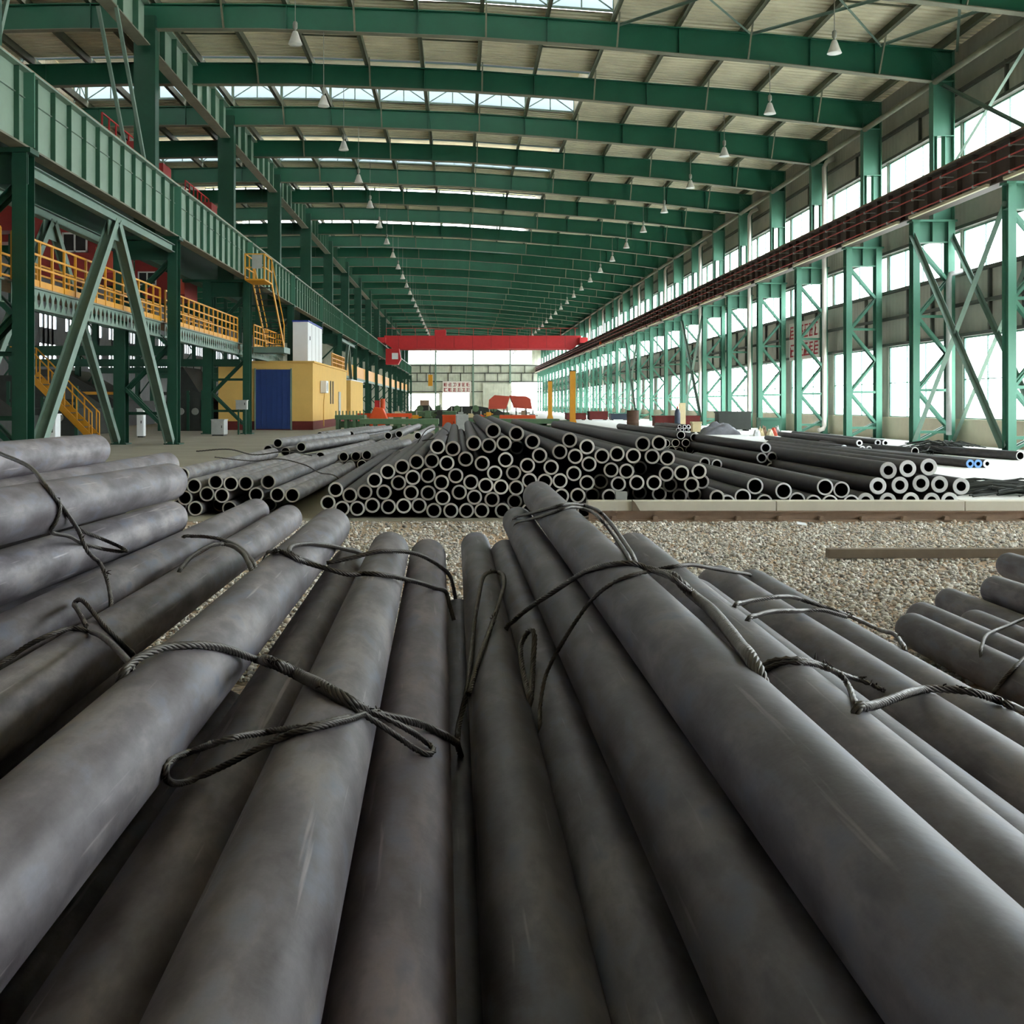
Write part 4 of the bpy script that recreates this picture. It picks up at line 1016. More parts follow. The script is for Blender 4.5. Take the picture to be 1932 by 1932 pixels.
# red cranes of the neighbouring aisle: bridge, carriage, handrail and cabin
red_post = MB().box(-0.025, 0.025, -0.025, 0.025, 0, 1.0).mesh('post', 'red')
def aisle_crane(y0, cx0, cx1, cz0, cz1, wx0, wx1, wz0, wz1, label):
    root = empty('overhead_crane', (-12.6, y0, 8.1))
    for yy in (0.0, 3.6):
        MB().box(-20.5, 1.2, yy, yy + 1.2, 1.1, 2.4).build('box_girder', 'dark_red', root)
    MB().box(0.4, 1.3, -0.4, 5.2, 0.1, 1.1).build('end_carriage', 'dark_red', root)
    MB().box(1.2, 1.3, -0.4, 5.2, -0.12, 0.1).build('wheel_guard', 'mach_dark', root)
    for k in range(7): 
        p = link('post', red_post, root, (0, 0.8 * k, 2.4))
    for zz in (2.9, 3.4): MB().box(-0.022, 0.022, 0, 4.8, zz - 0.022, zz + 0.022).build('rail', 'red', root)
    ox, oz = 12.6, -8.1
    c = empty('cab'); c.parent = root
    MB().prism([(cx0 + ox, cz1 + oz), (cx0 + ox, cz0 + 0.5 + oz), (cx0 + 0.6 + ox, cz0 + oz), (cx1 + ox, cz0 + oz), (cx1 + ox, cz1 + oz)], 'y', 0.3, 2.8).build('cab_body', 'dark_red', c)
    fr = MB(); a, b, lo, hi = wx0 + ox, wx1 + ox, wz0 + oz, wz1 + oz; t = 0.06
    fr.box(a, b, 0.24, 0.3, lo, lo + t).box(a, b, 0.24, 0.3, hi - t, hi).box(a, a + t, 0.24, 0.3, lo, hi).box(b - t, b, 0.24, 0.3, lo, hi).box((a + b) / 2 - t / 2, (a + b) / 2 + t / 2, 0.24, 0.3, lo, hi)
    fr.build('window_frame', 'white', c)
    MB().box(a + t, (a + b) / 2 - t / 2, 0.27, 0.29, lo + t, hi - t).build('pane', 'black', c)
    MB().box((a + b) / 2 + t / 2, b - t, 0.27, 0.29, lo + t, hi - t).build('pane', 'black', c)
    MB().box(cx1 + ox - 0.6, cx1 + ox, 0.2, 0.25, cz0 + oz + 0.2, cz0 + oz + 1.1).build('lower_flap', 'coral', c)
    for sx in (cx0 + ox + 0.4, cx1 + ox - 0.4): MB().box(sx - 0.07, sx + 0.07, 0.5, 0.64, cz1 + oz, 1.1).build('hanger', 'mach_dark', c)
    tag(root, label, 'crane', 'red cranes of the left aisle')
aisle_crane(39.6, -15.3, -12.3, 5.7, 8.3, -14.1, -13.2, 6.62, 7.32, 'red crane with large cabin behind the V brace in the left aisle')
aisle_crane(51.6, -15.0, -12.7, 6.1, 8.2, -14.85, -14.0, 6.72, 7.35, 'farther red crane with small cabin right of the near green column')
o = MB().box(-11.35, -11.27, 16, 200, 8.02, 8.12).build('crane_rail', 'rust')
tag(o, 'crane rail of the neighbouring aisle behind the pale girder', 'rail')
rb_ = MB().box(-11.5, -11.1, 16, 200, 7.96, 8.02).box(-11.31, -11.29, 16, 200, 6.44, 7.96).box(-11.5, -11.1, 16, 200, 6.4, 6.44).build('crane_girder', 'green_dark')
tag(rb_, 'dark green crane girder of the neighbouring aisle, parallel to the pale one', 'crane girder')

# yellow control building
bld = empty('control_building', (-9.33, 54, 0)); tag(bld, 'yellow plastered control building with maroon base and blue gate', 'building')
MB().box(-2.27, 2.26, 0, 16, 0.0, 3.23).build('wall', 'yellow_wall', bld)
MB().box(-2.29, 2.28, -0.02, 16.02, 0.0, 0.42).build('base_band', 'maroon', bld)
MB().box(-2.35, 2.34, -0.08, 16.05, 3.23, 3.31).build('roof_slab', 'yellow_wall', bld)
d = MB().box(-0.45, 1.2, -0.1, -0.02, 0.05, 2.9).build('gate', 'blue_door', bld)
for k in range(7):
    MB().box(-0.45 + 0.25 * k, -0.43 + 0.25 * k, -0.115, -0.1, 0.06, 2.9).build('gate_rib', 'blue_door', d)
MB().box(-0.52, -0.45, -0.12, -0.02, 0, 2.95).box(1.2, 1.27, -0.12, -0.02, 0, 2.95).build('gate_frame', 'green_grey', bld)
for k, (ya, w) in enumerate(((7.2, 0.25), (8.3, 0.25))):
    MB().box(2.27, 2.3, ya, ya + w, 1.25, 2.5).build('window_slot', 'mach_dark', bld)
MB().box(2.27, 2.31, 11.3, 12.3, 0.42, 1.95).build('door', 'grey', bld)
ac = empty('air_conditioner', (-6.9, 56.8, 1.8)); tag(ac, 'white outdoor air conditioner unit on the yellow building wall', 'air conditioner')
bevel(MB().box(-0.15, 0.15, 0, 0.95, 0, 0.62).build('casing', 'white', ac), 0.02)
MB().tube([(0.155, 0.38, 0.31), (0.17, 0.38, 0.31)], 0.22, 20).build('fan_grille', 'grey', ac)
MB().tube([(-0.05, 0.9, 0), (-0.1, 0.95, -0.6), (-0.1, 0.95, -1.7)], 0.03, 6).build('hose', 'yellow_wall', ac)
b2 = empty('annex_building', (-7.9, 71.5, 0)); tag(b2, 'low yellow annex adjoining the far end of the yellow building', 'building')
MB().box(-1, 0.95, 0, 9, 0, 2.75).build('wall', 'yellow_wall', b2); MB().box(-1.02, 0.97, -0.02, 9, 0, 0.4).build('base_band', 'maroon', b2)
MB().box(-1.05, 1.0, -0.05, 9.05, 2.75, 2.82).build('roof_slab', 'white', b2)
wc = empty('white_cabinet', (-8.08, 57, 3.31)); tag(wc, 'tall white control cabinet with blue top on the yellow building', 'cabinet')
bevel(MB().box(-0.4, 0.38, 0, 5.8, 0, 2.1).build('body', 'white', wc), 0.02)
MB().box(-0.43, 0.41, -0.03, 5.83, 2.1, 2.18).build('blue_cap', 'blue', wc)
for k in range(1, 4): MB().box(0.38, 0.39, 5.8 * k / 4 - 0.02, 5.8 * k / 4 + 0.02, 0.05, 2.05).build('door_seam', 'grey', wc)
MB().box(0.385, 0.41, 0.6, 0.7, 1.2, 1.4).build('handle', 'mach_dark', wc)
for i in range(9):
    ya = 82.8 + 12 * i
    o = MB().box(-9.1, -8.98, ya, ya + 11.98, 3.5, 4.5).box(-9.12, -8.97, ya, ya + 11.98, 3.3, 3.5, 1).build('walkway_fascia', ['yellow', 'green_grey'])
    tag(o, f'long yellow walkway fascia on the far left, {ORD[i+1]} beyond the yellow building', 'fascia', 'yellow fascias')

# small things by the left columns
def cabinet(nm, x, y, w, d, h, mat, label, z=0.0, legs=False):
    root = empty(nm, (x, y, z))
    bevel(MB().box(-w / 2, w / 2, -d / 2, d / 2, 0.05 if not legs else 0, h).build('body', mat, root), 0.015)
    MB().box(-w / 2 + 0.04, w / 2 - 0.04, -d / 2 - 0.012, -d / 2, 0.12, h - 0.06).build('door', mat, root)
    MB().box(w / 2 - 0.1, w / 2 - 0.07, -d / 2 - 0.035, -d / 2 - 0.012, h * 0.5, h * 0.5 + 0.1).build('handle', 'mach_dark', root)
    MB().box(-w / 2 - 0.02, w / 2 + 0.02, -d / 2 - 0.02, d / 2 + 0.02, h, h + 0.03).build('top_plate', mat, root)
    if legs:
        for sx in (-1, 1): MB().box(sx * w * 0.3 - 0.03, sx * w * 0.3 + 0.03, -0.03, 0.03, -z, 0).build('leg', 'green_dark', root)
    else:
        MB().box(-w / 2 + 0.03, w / 2 - 0.03, -d / 2 + 0.03, d / 2 - 0.03, 0, 0.05).build('base', 'mach_dark', root)
    tag(root, label, 'cabinet')
    return root
cabinet('welding_set', -9.45, 44.2, 0.5, 0.7, 0.62, 'grey', 'grey wheeled power unit on the floor left of the yellow wall')
cabinet('switch_box', -8.9, 45.9, 0.46, 0.25, 0.36, 'grey', 'grey switch box on legs before the yellow wall', 1.02, True)
cabinet('switch_cabinet', -11.1, 30.6, 0.34, 0.4, 0.95, 'white', 'white switch cabinet seen between the legs of the V brace')
cabinet('switch_cabinet', -11.9, 42.0, 0.26, 0.3, 1.05, 'white', 'narrow white switch cabinet in the dark aisle near the column')
# dim machinery of the neighbouring aisle
def mill(x, y, w, d, h, label, seed):
    r = random.Random(seed)
    root = empty('rolling_mill', (x, y, 0))
    MB().box(-w / 2, w / 2, 0, d, 0, h * 0.45).build('bed', 'mach_dark', root)
    MB().prism([(-w * 0.5, h * 0.45), (w * 0.42, h * 0.45), (w * 0.1, h * 0.8), (-w * 0.1, h), (-w * 0.45, h)], 'y', d * 0.2, d * 0.8).build('housing', 'mach_dark', root)
    for k in range(3):
        xx = -w / 2 + w * (k + 0.5) / 3
        MB().tube([(xx, -0.1, h * 0.3), (xx, d * 0.3, h * 0.3)], 0.16, 12).build('roller', 'rod', root)
    for k in range(4):
        xx = -w / 2 + w * k / 3.0
        MB().box(xx - 0.06, xx + 0.06, -0.05, 0.07, 0, h * (0.6 + 0.3 * r.random())).build('stanchion', 'green_dark', root)
    MB().box(-w / 2, w / 2, -0.04, 0.0, h * 0.55, h * 0.6).build('guard_rail', 'yellow' if seed % 2 else 'mach_dark', root)
    tag(root, label, 'machine', 'dim machines in the left aisle')
mill(-12.9, 52.0, 2.0, 6.0, 3.0, 'large dark mill housing between the green columns', 2)
mill(-15.9, 34.0, 2.6, 5.0, 1.9, 'dark machine behind the yellow inner stair', 5)
mill(-17.0, 44.0, 4.0, 6.0, 2.4, 'wide dark machine deep in the left aisle', 8)
mill(-22.0, 62.0, 6.0, 8.0, 3.2, 'distant dark machine below the small windows', 9)
for k in range(8):
    y = 40.8 + 12 * k
    root = empty('aisle_column', (-21.5, y, 0))
    for sx in (-0.5, 0.5): MB().ibeam((sx, 0, 0), (sx, 0, 12.4), 0.35, 0.25, up=(0, 1, 0)).build('leg', 'green_dark', root)
    for q in range(7): MB().bar((-0.45 if q % 2 else 0.45, 0, 0.6 + 1.2 * q), (0.45 if q % 2 else -0.45, 0, 1.8 + 1.2 * q), 0.08, 0.08).build('lacing_bar', 'green_dark', root)
    MB().box(0.6, 11.2, -0.12, 0.12, 3.0, 3.35).build('floor_beam', 'green_dark', root)
    MB().box(-0.1, 0.1, 0.2, 11.8, 5.9, 6.2).build('tie_beam', 'green_dark', root)
    tag(root, f'dim green column deep in the left aisle, {ORD[k+1]} from the camera', 'column', 'inner aisle columns')
st2 = empty('steel_stair', (-13.2, 38.5, 0)); tag(st2, 'orange yellow inner stair descending in the dark left aisle', 'stair')
for yy in (0, 0.8):
    MB().bar((-1.6, yy, 2.3), (0.6, yy, 0.05), 0.05, 0.2).build('stringer', 'yellow', st2)
    MB().tube([(-2.2, yy, 3.2), (-1.6, yy, 3.2), (0.6, yy, 0.95), (0.6, yy, 0)], 0.025, 6).build('handrail', 'yellow', st2)
    for k in range(6): MB().box(-1.62 + 0.42 * k, -1.58 + 0.42 * k, yy - 0.02, yy + 0.02, 2.25 - 0.43 * k, 3.2 - 0.43 * k).build('post', 'yellow', st2)
for k in range(9): MB().box(-1.6 + 0.24 * k, -1.38 + 0.24 * k, 0, 0.8, 2.15 - 0.245 * k, 2.18 - 0.245 * k).build('tread', 'mach_dark', st2)
pnl = empty('partition_panel', (-14.1, 60, 0)); tag(pnl, 'pale partition panel behind the dark mill housing', 'panel')
MB().box(-0.9, 0.7, 0, 0.08, 0.9, 3.4).build('sheet', 'grey', pnl)
for k in range(5): MB().box(-0.9 + 0.4 * k - 0.02, -0.9 + 0.4 * k + 0.02, -0.03, 0, 0, 3.5).build('stud', 'mach_dark', pnl)

# ------------------------------------------------------------------ distant red overhead crane
cr = empty('overhead_crane', (0, 128, 0)); tag(cr, 'red overhead travelling crane spanning the far part of the hall', 'crane')
for yy in (0, 2.6):
    gm = MB().prism([(-8.6, 8.2), (-7.6, 7.5), (12.8, 7.5), (13.7, 8.2), (13.7, 9.0), (-8.6, 9.0)], 'y', yy - 0.25, yy + 0.25).build('box_girder', 'red', cr)
    for k in range(10): MB().box(-7 + 2.1 * k, -6.95 + 2.1 * k, yy - 0.28, yy - 0.25, 7.6, 8.95).build('diaphragm_seam', 'dark_red', gm)
for x0, x1 in ((-9.3, -8.4), (13.5, 14.4)):
    MB().box(x0, x1, -1.2, 3.8, 8.14, 8.75).build('end_carriage', 'red', cr)
MB().box(-2.9, -1.6, 0.2, 2.4, 9.0, 9.7).build('trolley', 'red', cr)
cb = MB().prism([(-8.4, 7.5), (-8.4, 5.7), (-7.0, 5.7), (-6.7, 6.3), (-6.9, 7.5)], 'y', -0.9, 0.8).build('cab', 'red', cr)
MB().box(-7.7, -7.0, -0.93, -0.9, 6.3, 7.0).build('cab_window', 'white', cb)
for k in range(14): MB().box(-8.4 + 1.65 * k, -8.36 + 1.65 * k, -0.3, -0.26, 9.0, 9.85).build('rail_post', 'red', cr)
MB().box(-8.4, 13.4, -0.3, -0.26, 9.8, 9.85).build('rail', 'red', cr)
hb = MB().tube([(-3.4, 1.3, 7.5), (-3.4, 1.3, 4.6)], 0.03, 6).build('hoist_rope', 'black', cr)
MB().box(-3.65, -3.15, 1.1, 1.5, 3.3, 4.6).build('hook_block', 'yellow', hb)
bc = MB().lathe([(0.0, 0.3), (0.1, 0.26), (0.12, 0), (0.0, 0)], (13.6, 109, 7.0), 12).build('signal_beacon', 'orange'); tag(bc, 'small orange signal lamp on the brown girder', 'signal lamp')

# ------------------------------------------------------------------ pendant lamps
def lamp(rod):
    root = empty('pendant_lamp')
    MB().lathe([(0.03, 0.34), (0.06, 0.33), (0.085, 0.27), (0.12, 0.16), (0.165, 0.05), (0.185, 0.0), (0.17, 0.0), (0.15, 0.05), (0.1, 0.17), (0.0, 0.2)], n=20).build('shade', 'lamp', root, True)
    MB().lathe([(0.0, -0.012), (0.1, -0.008), (0.17, 0.004)], n=20).build('lens', 'lamp_in', root, True)
    MB().lathe([(0.0, 0.6), (0.045, 0.58), (0.06, 0.54), (0.06, 0.42), (0.03, 0.39), (0.028, 0.33), (0.0, 0.33)], n=14).build('ballast_cap', 'rod', root, True)
    MB().tube([(0, 0, 0.58), (0, 0, rod)], 0.012, 6).build('hanging_rod', 'rod', root)
    return root
for side, X, Z, rodl in (('left', -4.22, 10.45, rbot(-4.22) - 10.45), ('right', 9.58, 10.22, rbot(9.58) - 10.22)):
    pr = lamp(rodl); pk = children(pr)
    for i, y in enumerate(FR):
        if i == 0: pr.location = (X, y, Z); o = pr
        else: o = copy_tree(pr, pk, (X, y, Z))
        tag(o, f'white bell pendant lamp in the {side} row, {ORD[i+1]} from the camera', 'lamp', f'pendant lamps {side} row')

# ------------------------------------------------------------------ banners
def glyph(mb, x, z, s, y, seed, th):
    r = random.Random(seed)
    n = r.choice((2, 3, 3, 4))
    for k in range(n):
        zz = z + s * (0.08 + 0.84 * k / max(1, n - 1)); a = r.uniform(0, 0.2); b = r.uniform(0.8, 1.0)
        mb.box(x + s * a, x + s * b, y - 0.01, y, zz - th / 2, zz + th / 2)
    for k in range(r.choice((1, 2, 2))):
        xx = x + s * r.choice((0.12, 0.3, 0.5, 0.7, 0.88))
        mb.box(xx - th / 2, xx + th / 2, y - 0.01, y, z + s * r.uniform(0, 0.2), z + s * r.uniform(0.75, 1.0))
    xx = r.choice((0.3, 0.5)); mb.bar((x + s * xx, y - 0.005, z + s * 0.6), (x + s * (xx - 0.25), y - 0.005, z + s * 0.02), 0.01, th, (0, 1, 0))
bn = empty('slogan_banner', (-0.6, YE - 0.6, 3.3)); tag(bn, 'white banner with two rows of red characters on the far wall', 'banner')
MB().box(-2.6, 2.65, 0, 0.06, 0, 2.1).build('board', 'board', bn)
for q in range(2):
    for k in range(6):
        mb = MB(); glyph(mb, -2.4 + 0.83 * k, 1.15 - 0.95 * q, 0.66, -0.001, 10 * q + k, 0.09); mb.build('character', 'red_ink', bn)
for x in (-2.3, 2.3): MB().box(x - 0.03, x + 0.03, 0.02, 0.6, 1.9, 2.0).build('hanger', 'rod', bn)
nb = empty('slogan_board', (XR - 0.2, 52.3, 3.25), -math.pi / 2); tag(nb, 'pale board with red characters beneath the ribbon windows on the window wall', 'notice board')
MB().box(0, 4.3, 0, 0.05, 0, 1.7).build('board', 'board_grey', nb)
for q in range(2):
    for k in range(6):
        mb = MB(); glyph(mb, 0.15 + 0.7 * k, 0.95 - 0.82 * q, 0.6, -0.001, 50 + 10 * q + k, 0.07); mb.build('character', 'red_ink', nb)
for x in (0.3, 4.0): MB().box(x - 0.03, x + 0.03, 0.05, 0.2, 0.2, 1.5).build('bracket', 'rod', nb)

# ------------------------------------------------------------------ machines and goods in the middle distance
def bed(nm, x0, x1, y, z, d, label, mat='mach_green', top=None, legs=5, pickets=0):
    root = empty(nm, ((x0 + x1) / 2, y, 0)); w = (x1 - x0) / 2
    bevel(MB().box(-w, w, 0, d, z - 0.22, z).build('top_beam', top or mat, root), 0.01)
    for k in range(legs):
        xx = -w + 0.1 + (2 * w - 0.2) * k / max(1, legs - 1)
        MB().box(xx - 0.06, xx + 0.06, 0.05, 0.2, 0, z - 0.22).box(xx - 0.06, xx + 0.06, d - 0.2, d - 0.05, 0, z - 0.22).build('leg', mat, root)
    for k in range(pickets):
        xx = -w + 0.05 + (2 * w - 0.1) * k / max(1, pickets - 1)
        MB().box(xx - 0.025, xx + 0.025, 0.02, 0.08, z, z + 0.2).build('picket', mat, root)
    MB().box(-w, w, d * 0.4, d * 0.45, 0.12, z - 0.3).build('side_sheet', mat, root)
    tag(root, label, 'machine')
    return root
bed('pipe_rack', -5.9, -4.5, 53, 0.72, 1.4, 'green rack with short pickets beside the yellow building', pickets=9, legs=4)
bed('roller_bed', -4.2, -0.9, 47, 0.62, 1.2, 'green roller bed behind the pipe piles, left of the grey box', legs=7)
bed('roller_bed', -3.0, -0.2, 62, 0.85, 2.0, 'second green roller bed further back in the hall', legs=6)
bed('conveyor_bed', 0.4, 4.6, 52, 0.55, 1.6, 'green conveyor bed under the coral canopies', legs=6)
om = empty('orange_press', (-4.0, 55, 0)); tag(om, 'orange upright press standing before the green racks', 'machine')
bevel(MB().prism([(-0.42, 0.05), (0.42, 0.05), (0.45, 0.5), (0.22, 1.05), (-0.2, 1.1), (-0.45, 0.55)], 'y', 0, 0.8).build('body', 'orange', om), 0.04)
MB().tube([(0.2, 0.3, 1.0), (0.2, 0.3, 1.5)], 0.12, 12).build('column', 'orange', om)
MB().box(-0.2, 0.05, 0.3, 0.5, 1.0, 1.42).build('motor', 'red', om)
MB().box(-0.4, 0.4, 0.05, 0.7, 0, 0.06).build('base', 'mach_dark', om)
MB().box(-1.1, 1.6, 0.9, 1.1, 0.6, 0.78).build('cross_beam', 'orange', om)
for x in (-1.0, 1.5): MB().box(x - 0.06, x + 0.06, 0.92, 1.08, 0, 0.6).build('leg', 'orange', om)
tm = empty('straightening_machine', (0.0, 72, 0)); tag(tm, 'dark green straightening machine with arched hood before the end wall gate', 'machine')
MB().prism([(-3.2, 0), (3.0, 0), (3.0, 0.6), (2.4, 0.9), (1.2, 1.1), (-0.6, 1.12), (-0.9, 0.85), (-1.8, 0.85), (-2.0, 1.15), (-2.6, 1.15), (-3.2, 0.6)], 'y', 1.0, 3.0).build('hood', 'mach_dark', tm)
for k in range(5): MB().tube([(-2.6 + 1.2 * k, 0.9, 0.95), (-2.6 + 1.2 * k, 1.02, 0.95)], 0.22, 14).build('roll_cover', 'mach_green', tm)
MB().box(-3.4, 3.6, 0.6, 1.0, 0, 0.5).build('bed', 'mach_green', tm)
MB().box(-2.6, -2.0, 0.7, 1.2, 1.15, 1.5).build('motor', 'rust', tm)
cabinet('orange_box', -0.5, 51, 0.6, 0.5, 0.72, 'orange', 'small orange box left of the light grey box')
cabinet('grey_box', 0.1, 50, 0.55, 0.6, 0.74, 'grey', 'light grey box standing among the green roller beds')
cabinet('green_box', 3.9, 54, 0.5, 0.5, 0.5, 'mach_green', 'green box right of the coral canopies')
cabinet('green_box', 4.9, 53, 0.45, 0.5, 0.45, 'mach_green', 'green box next to the tall yellow post')
can = empty('guard_canopy', (2.45, 55, 0)); tag(can, 'pair of coral sheet guards on posts above an orange beam', 'machine guard')
MB().prism([(-1.05, 1.0), (-0.2, 1.0), (0.0, 1.62), (-0.75, 1.68), (-1.02, 1.45)], 'y', 0, 0.9).build('guard_sheet', 'coral', can)
MB().prism([(0.2, 1.05), (1.08, 1.0), (1.0, 1.5), (0.8, 1.62), (0.0, 1.66)], 'y', 0, 0.9).build('guard_sheet', 'coral', can)
for x in (-0.8, -0.3, 0.3, 0.8): MB().box(x - 0.025, x + 0.025, 0.3, 0.35, 0.68, 1.1).build('post', 'mach_dark', can)
bevel(MB().box(-0.5, 1.25, 0.1, 0.8, 0.36, 0.7).build('beam', 'orange', can), 0.02)
for x in (-0.4, 1.1): MB().box(x - 0.08, x + 0.08, 0.2, 0.6, 0, 0.36).build('foot', 'mach_dark', can)
cl = random.Random(21)
CLN = [('rust', 'brown'), ('mach_green', 'green'), ('orange', 'orange'), ('grey', 'grey'), ('mach_dark', 'dark'), ('yellow', 'yellow'), ('beige', 'beige')]
for k in range(16):
    x = -4.6 + 0.58 * k; y = 57.5 + 2.2 * (k % 4) + (6 if 7 < k < 12 else 0); h = cl.uniform(0.7, 1.15); mt, cn = CLN[(k * 3) % 7]
    root = empty('machine_stand', (x, y, 0))
    bevel(MB().box(-0.22, 0.22, -0.2, 0.2, 0, h * 0.55).build('pedestal', 'mach_green' if k % 3 else 'mach_dark', root), 0.01)
    MB().box(-0.15, 0.15, -0.15, 0.15, h * 0.55, h * 0.85).build('head', mt, root)
    MB().tube([(0.05, 0, h * 0.85), (0.05, 0, h * 1.15)], 0.035, 8).build('spindle', 'rod', root)
    MB().tube([(-0.3, -0.05, h * 0.7), (0.32, -0.05, h * 0.72)], 0.03, 8).build('hand_bar', mt, root)
    tag(root, f'small machine stand with {cn} head among the roller beds, {ORD[k+1]} from the left', 'machine', 'machine stands')
def jib(x, y, h, label):
    root = empty('jib_post', (x, y, 0))
    MB().box(-0.14, 0.14, -0.14, 0.14, 0.04, h).build('shaft', 'yellow', root)
    MB().box(-0.28, 0.28, -0.28, 0.28, 0, 0.05).build('base_plate', 'yellow', root)
    MB().prism([(-0.28, 0.05), (0.28, 0.05), (0.14, 0.5), (-0.14, 0.5)], 'y', -0.02, 0.02).build('gusset', 'yellow', root)
    MB().box(-0.16, 0.16, -0.16, 0.16, h, h + 0.05).build('cap', 'mach_dark', root)
    tag(root, label, 'post', 'yellow posts')
jib(5.7, 57, 2.9, 'nearer yellow steel post behind the central pipe pile')
jib(6.4, 80, 2.85, 'farther yellow steel post near the end wall gate')
def crate(nm, x, y, w, d, h, mat, label, cat='box'):
    root = empty(nm, (x, y, 0))
    bevel(MB().box(-w / 2, w / 2, 0, d, 0.06, h).build('body', mat, root), 0.01)
    MB().box(-w / 2 - 0.03, w / 2 + 0.03, -0.03, d + 0.03, h - 0.08, h).build('rim', mat, root)
    for sx in (-0.4, 0.4): MB().box(sx * w - 0.05, sx * w + 0.05, 0, d, 0, 0.06).build('skid', 'mach_dark', root)
    tag(root, label, cat)
crate('scrap_bin', 8.9, 86, 1.5, 1.5, 0.55, 'maroon', 'left maroon scrap bin by the far windows')
crate('scrap_bin', 10.6, 86, 1.4, 1.5, 0.68, 'maroon', 'right maroon scrap bin by the far windows')
crate('tarp_box', 12.2, 86, 1.3, 1.5, 0.5, 'navy', 'dark covered box right of the maroon bins')
crate('tool_bench', 11.6, 60, 2.4, 0.9, 0.62, 'maroon', 'low dark red bench below the windows')
crate('dark_cabinet', 12.7, 52, 1.5, 0.8, 0.9, 'mach_dark', 'dark cabinet under the windows behind the tarpaulin heap', 'cabinet')
crate('carton', 10.0, 47.5, 0.36, 0.4, 0.5, 'beige', 'small beige carton on the pale floor by the pipes')
crate('cutting_table', 12.3, 44.5, 0.8, 0.6, 0.7, 'green_leg', 'small green table beside the lattice column')
dr = empty('oil_drum', (8.6, 56, 0)); tag(dr, 'brown oil drum behind the pipe stacks', 'drum')
MB().lathe([(0.0, 0.0), (0.3, 0.0), (0.3, 0.3), (0.315, 0.32), (0.3, 0.34), (0.3, 0.58), (0.315, 0.6), (0.3, 0.62), (0.3, 0.9), (0.0, 0.88)], n=20).build('shell', 'brown', dr, True)
MB().lathe([(0.28, 0.9), (0.31, 0.9), (0.31, 0.93), (0.28, 0.93)], n=20).build('rim', 'brown', dr)
gc = empty('gas_cylinder', (11.4, 59.0, 0)); tag(gc, 'dark blue grey gas cylinder standing before the beige board', 'gas cylinder')
MB().lathe([(0, 0), (0.15, 0), (0.155, 0.1), (0.155, 0.75), (0.12, 0.92), (0.05, 1.0), (0.0, 1.0)], n=16).build('shell', 'navy', gc, True)
MB().lathe([(0.03, 0.98), (0.045, 1.0), (0.045, 1.12), (0, 1.13)], n=10).build('valve', 'orange', gc, True)
bb = empty('leaning_board', (11.75, 59.6, 0)); tag(bb, 'tall beige board leaning upright by the windows', 'board')
MB().box(-0.16, 0.2, 0, 0.04, 0, 1.3).build('sheet', 'beige', bb); MB().box(-0.16, 0.2, 0.04, 0.08, 0.2, 0.28).build('batten', 'brown', bb)
# tarpaulin heap
def heap(nm, x, y, w, d, h, mat, label, seed, cat):
    r = np.random.RandomState(seed); n = 22
    vs = []; fs = []
    for i in range(n):
        for j in range(n):
            u, v = i / (n - 1) * 2 - 1, j / (n - 1) * 2 - 1
            e = max(0, 1 - u * u) * max(0, 1 - v * v)
            z = h * e ** 0.6 * (0.75 + 0.25 * math.sin(5 * u + seed) * math.cos(7 * v)) + (r.rand() * 0.06 * h if e > 0 else 0)
            vs.append((x + u * w / 2, y + v * d / 2, z))
    fs = [(i * n + j, (i + 1) * n + j, (i + 1) * n + j + 1, i * n + j + 1) for i in range(n - 1) for j in range(n - 1)]
    nb_ = len(vs); vs += [(a, b, 0.0) for a, b, c in vs]
    fs += [tuple(nb_ + q for q in t[::-1]) for t in fs]
    o = MB().add(vs, fs).build(nm, mat, None, True); tag(o, label, cat)
heap('tarpaulin_heap', 10.6, 46, 1.5, 1.4, 0.55, 'cloth_grey', 'crumpled grey tarpaulin heap on the pale floor', 3, 'tarpaulin')
for k in range(6):
    heap('rag_sack', 11.5 + 0.17 * k, 43.6 + 0.12 * (k % 3), 0.26, 0.3, 0.32 + 0.06 * (k % 3), ('white', 'beige', 'rust', 'cream', 'coral', 'grey')[k], f'small pale sack in the row left of the lattice column, {ORD[k+1]} from the left', 20 + k, 'sack')
# scrap rods
def rods(nm, x, y, n, L, spread, zmax, label, seed, ang=(0, 6.28)):
    r = random.Random(seed); mb = MB()
    for k in range(n):
        a = r.uniform(*ang); l = L * r.uniform(0.5, 1); c = (x + r.uniform(-spread, spread), y + r.uniform(-spread, spread)); z = r.uniform(0.02, zmax)
        dx, dy = math.cos(a) * l / 2, math.sin(a) * l / 2
        mb.tube([(c[0] - dx, c[1] - dy, max(0.015, z - 0.05)), (c[0], c[1], z + 0.04), (c[0] + dx, c[1] + dy, max(0.015, z - 0.03))], 0.013, 5)
    o = mb.build(nm, 'mach_dark'); tag(o, label, 'scrap', kind='stuff')
rods('scrap_wire', 12.0, 28.3, 90, 1.2, 0.5, 0.3, 'tangled dark scrap wire on the floor before the crossed diagonals', 4)
rods('scrap_wire', 7.6, 15.6, 60, 1.6, 0.5, 0.16, 'dark rods strewn behind the pale beam near the picture edge', 6, (-0.4, 0.4))
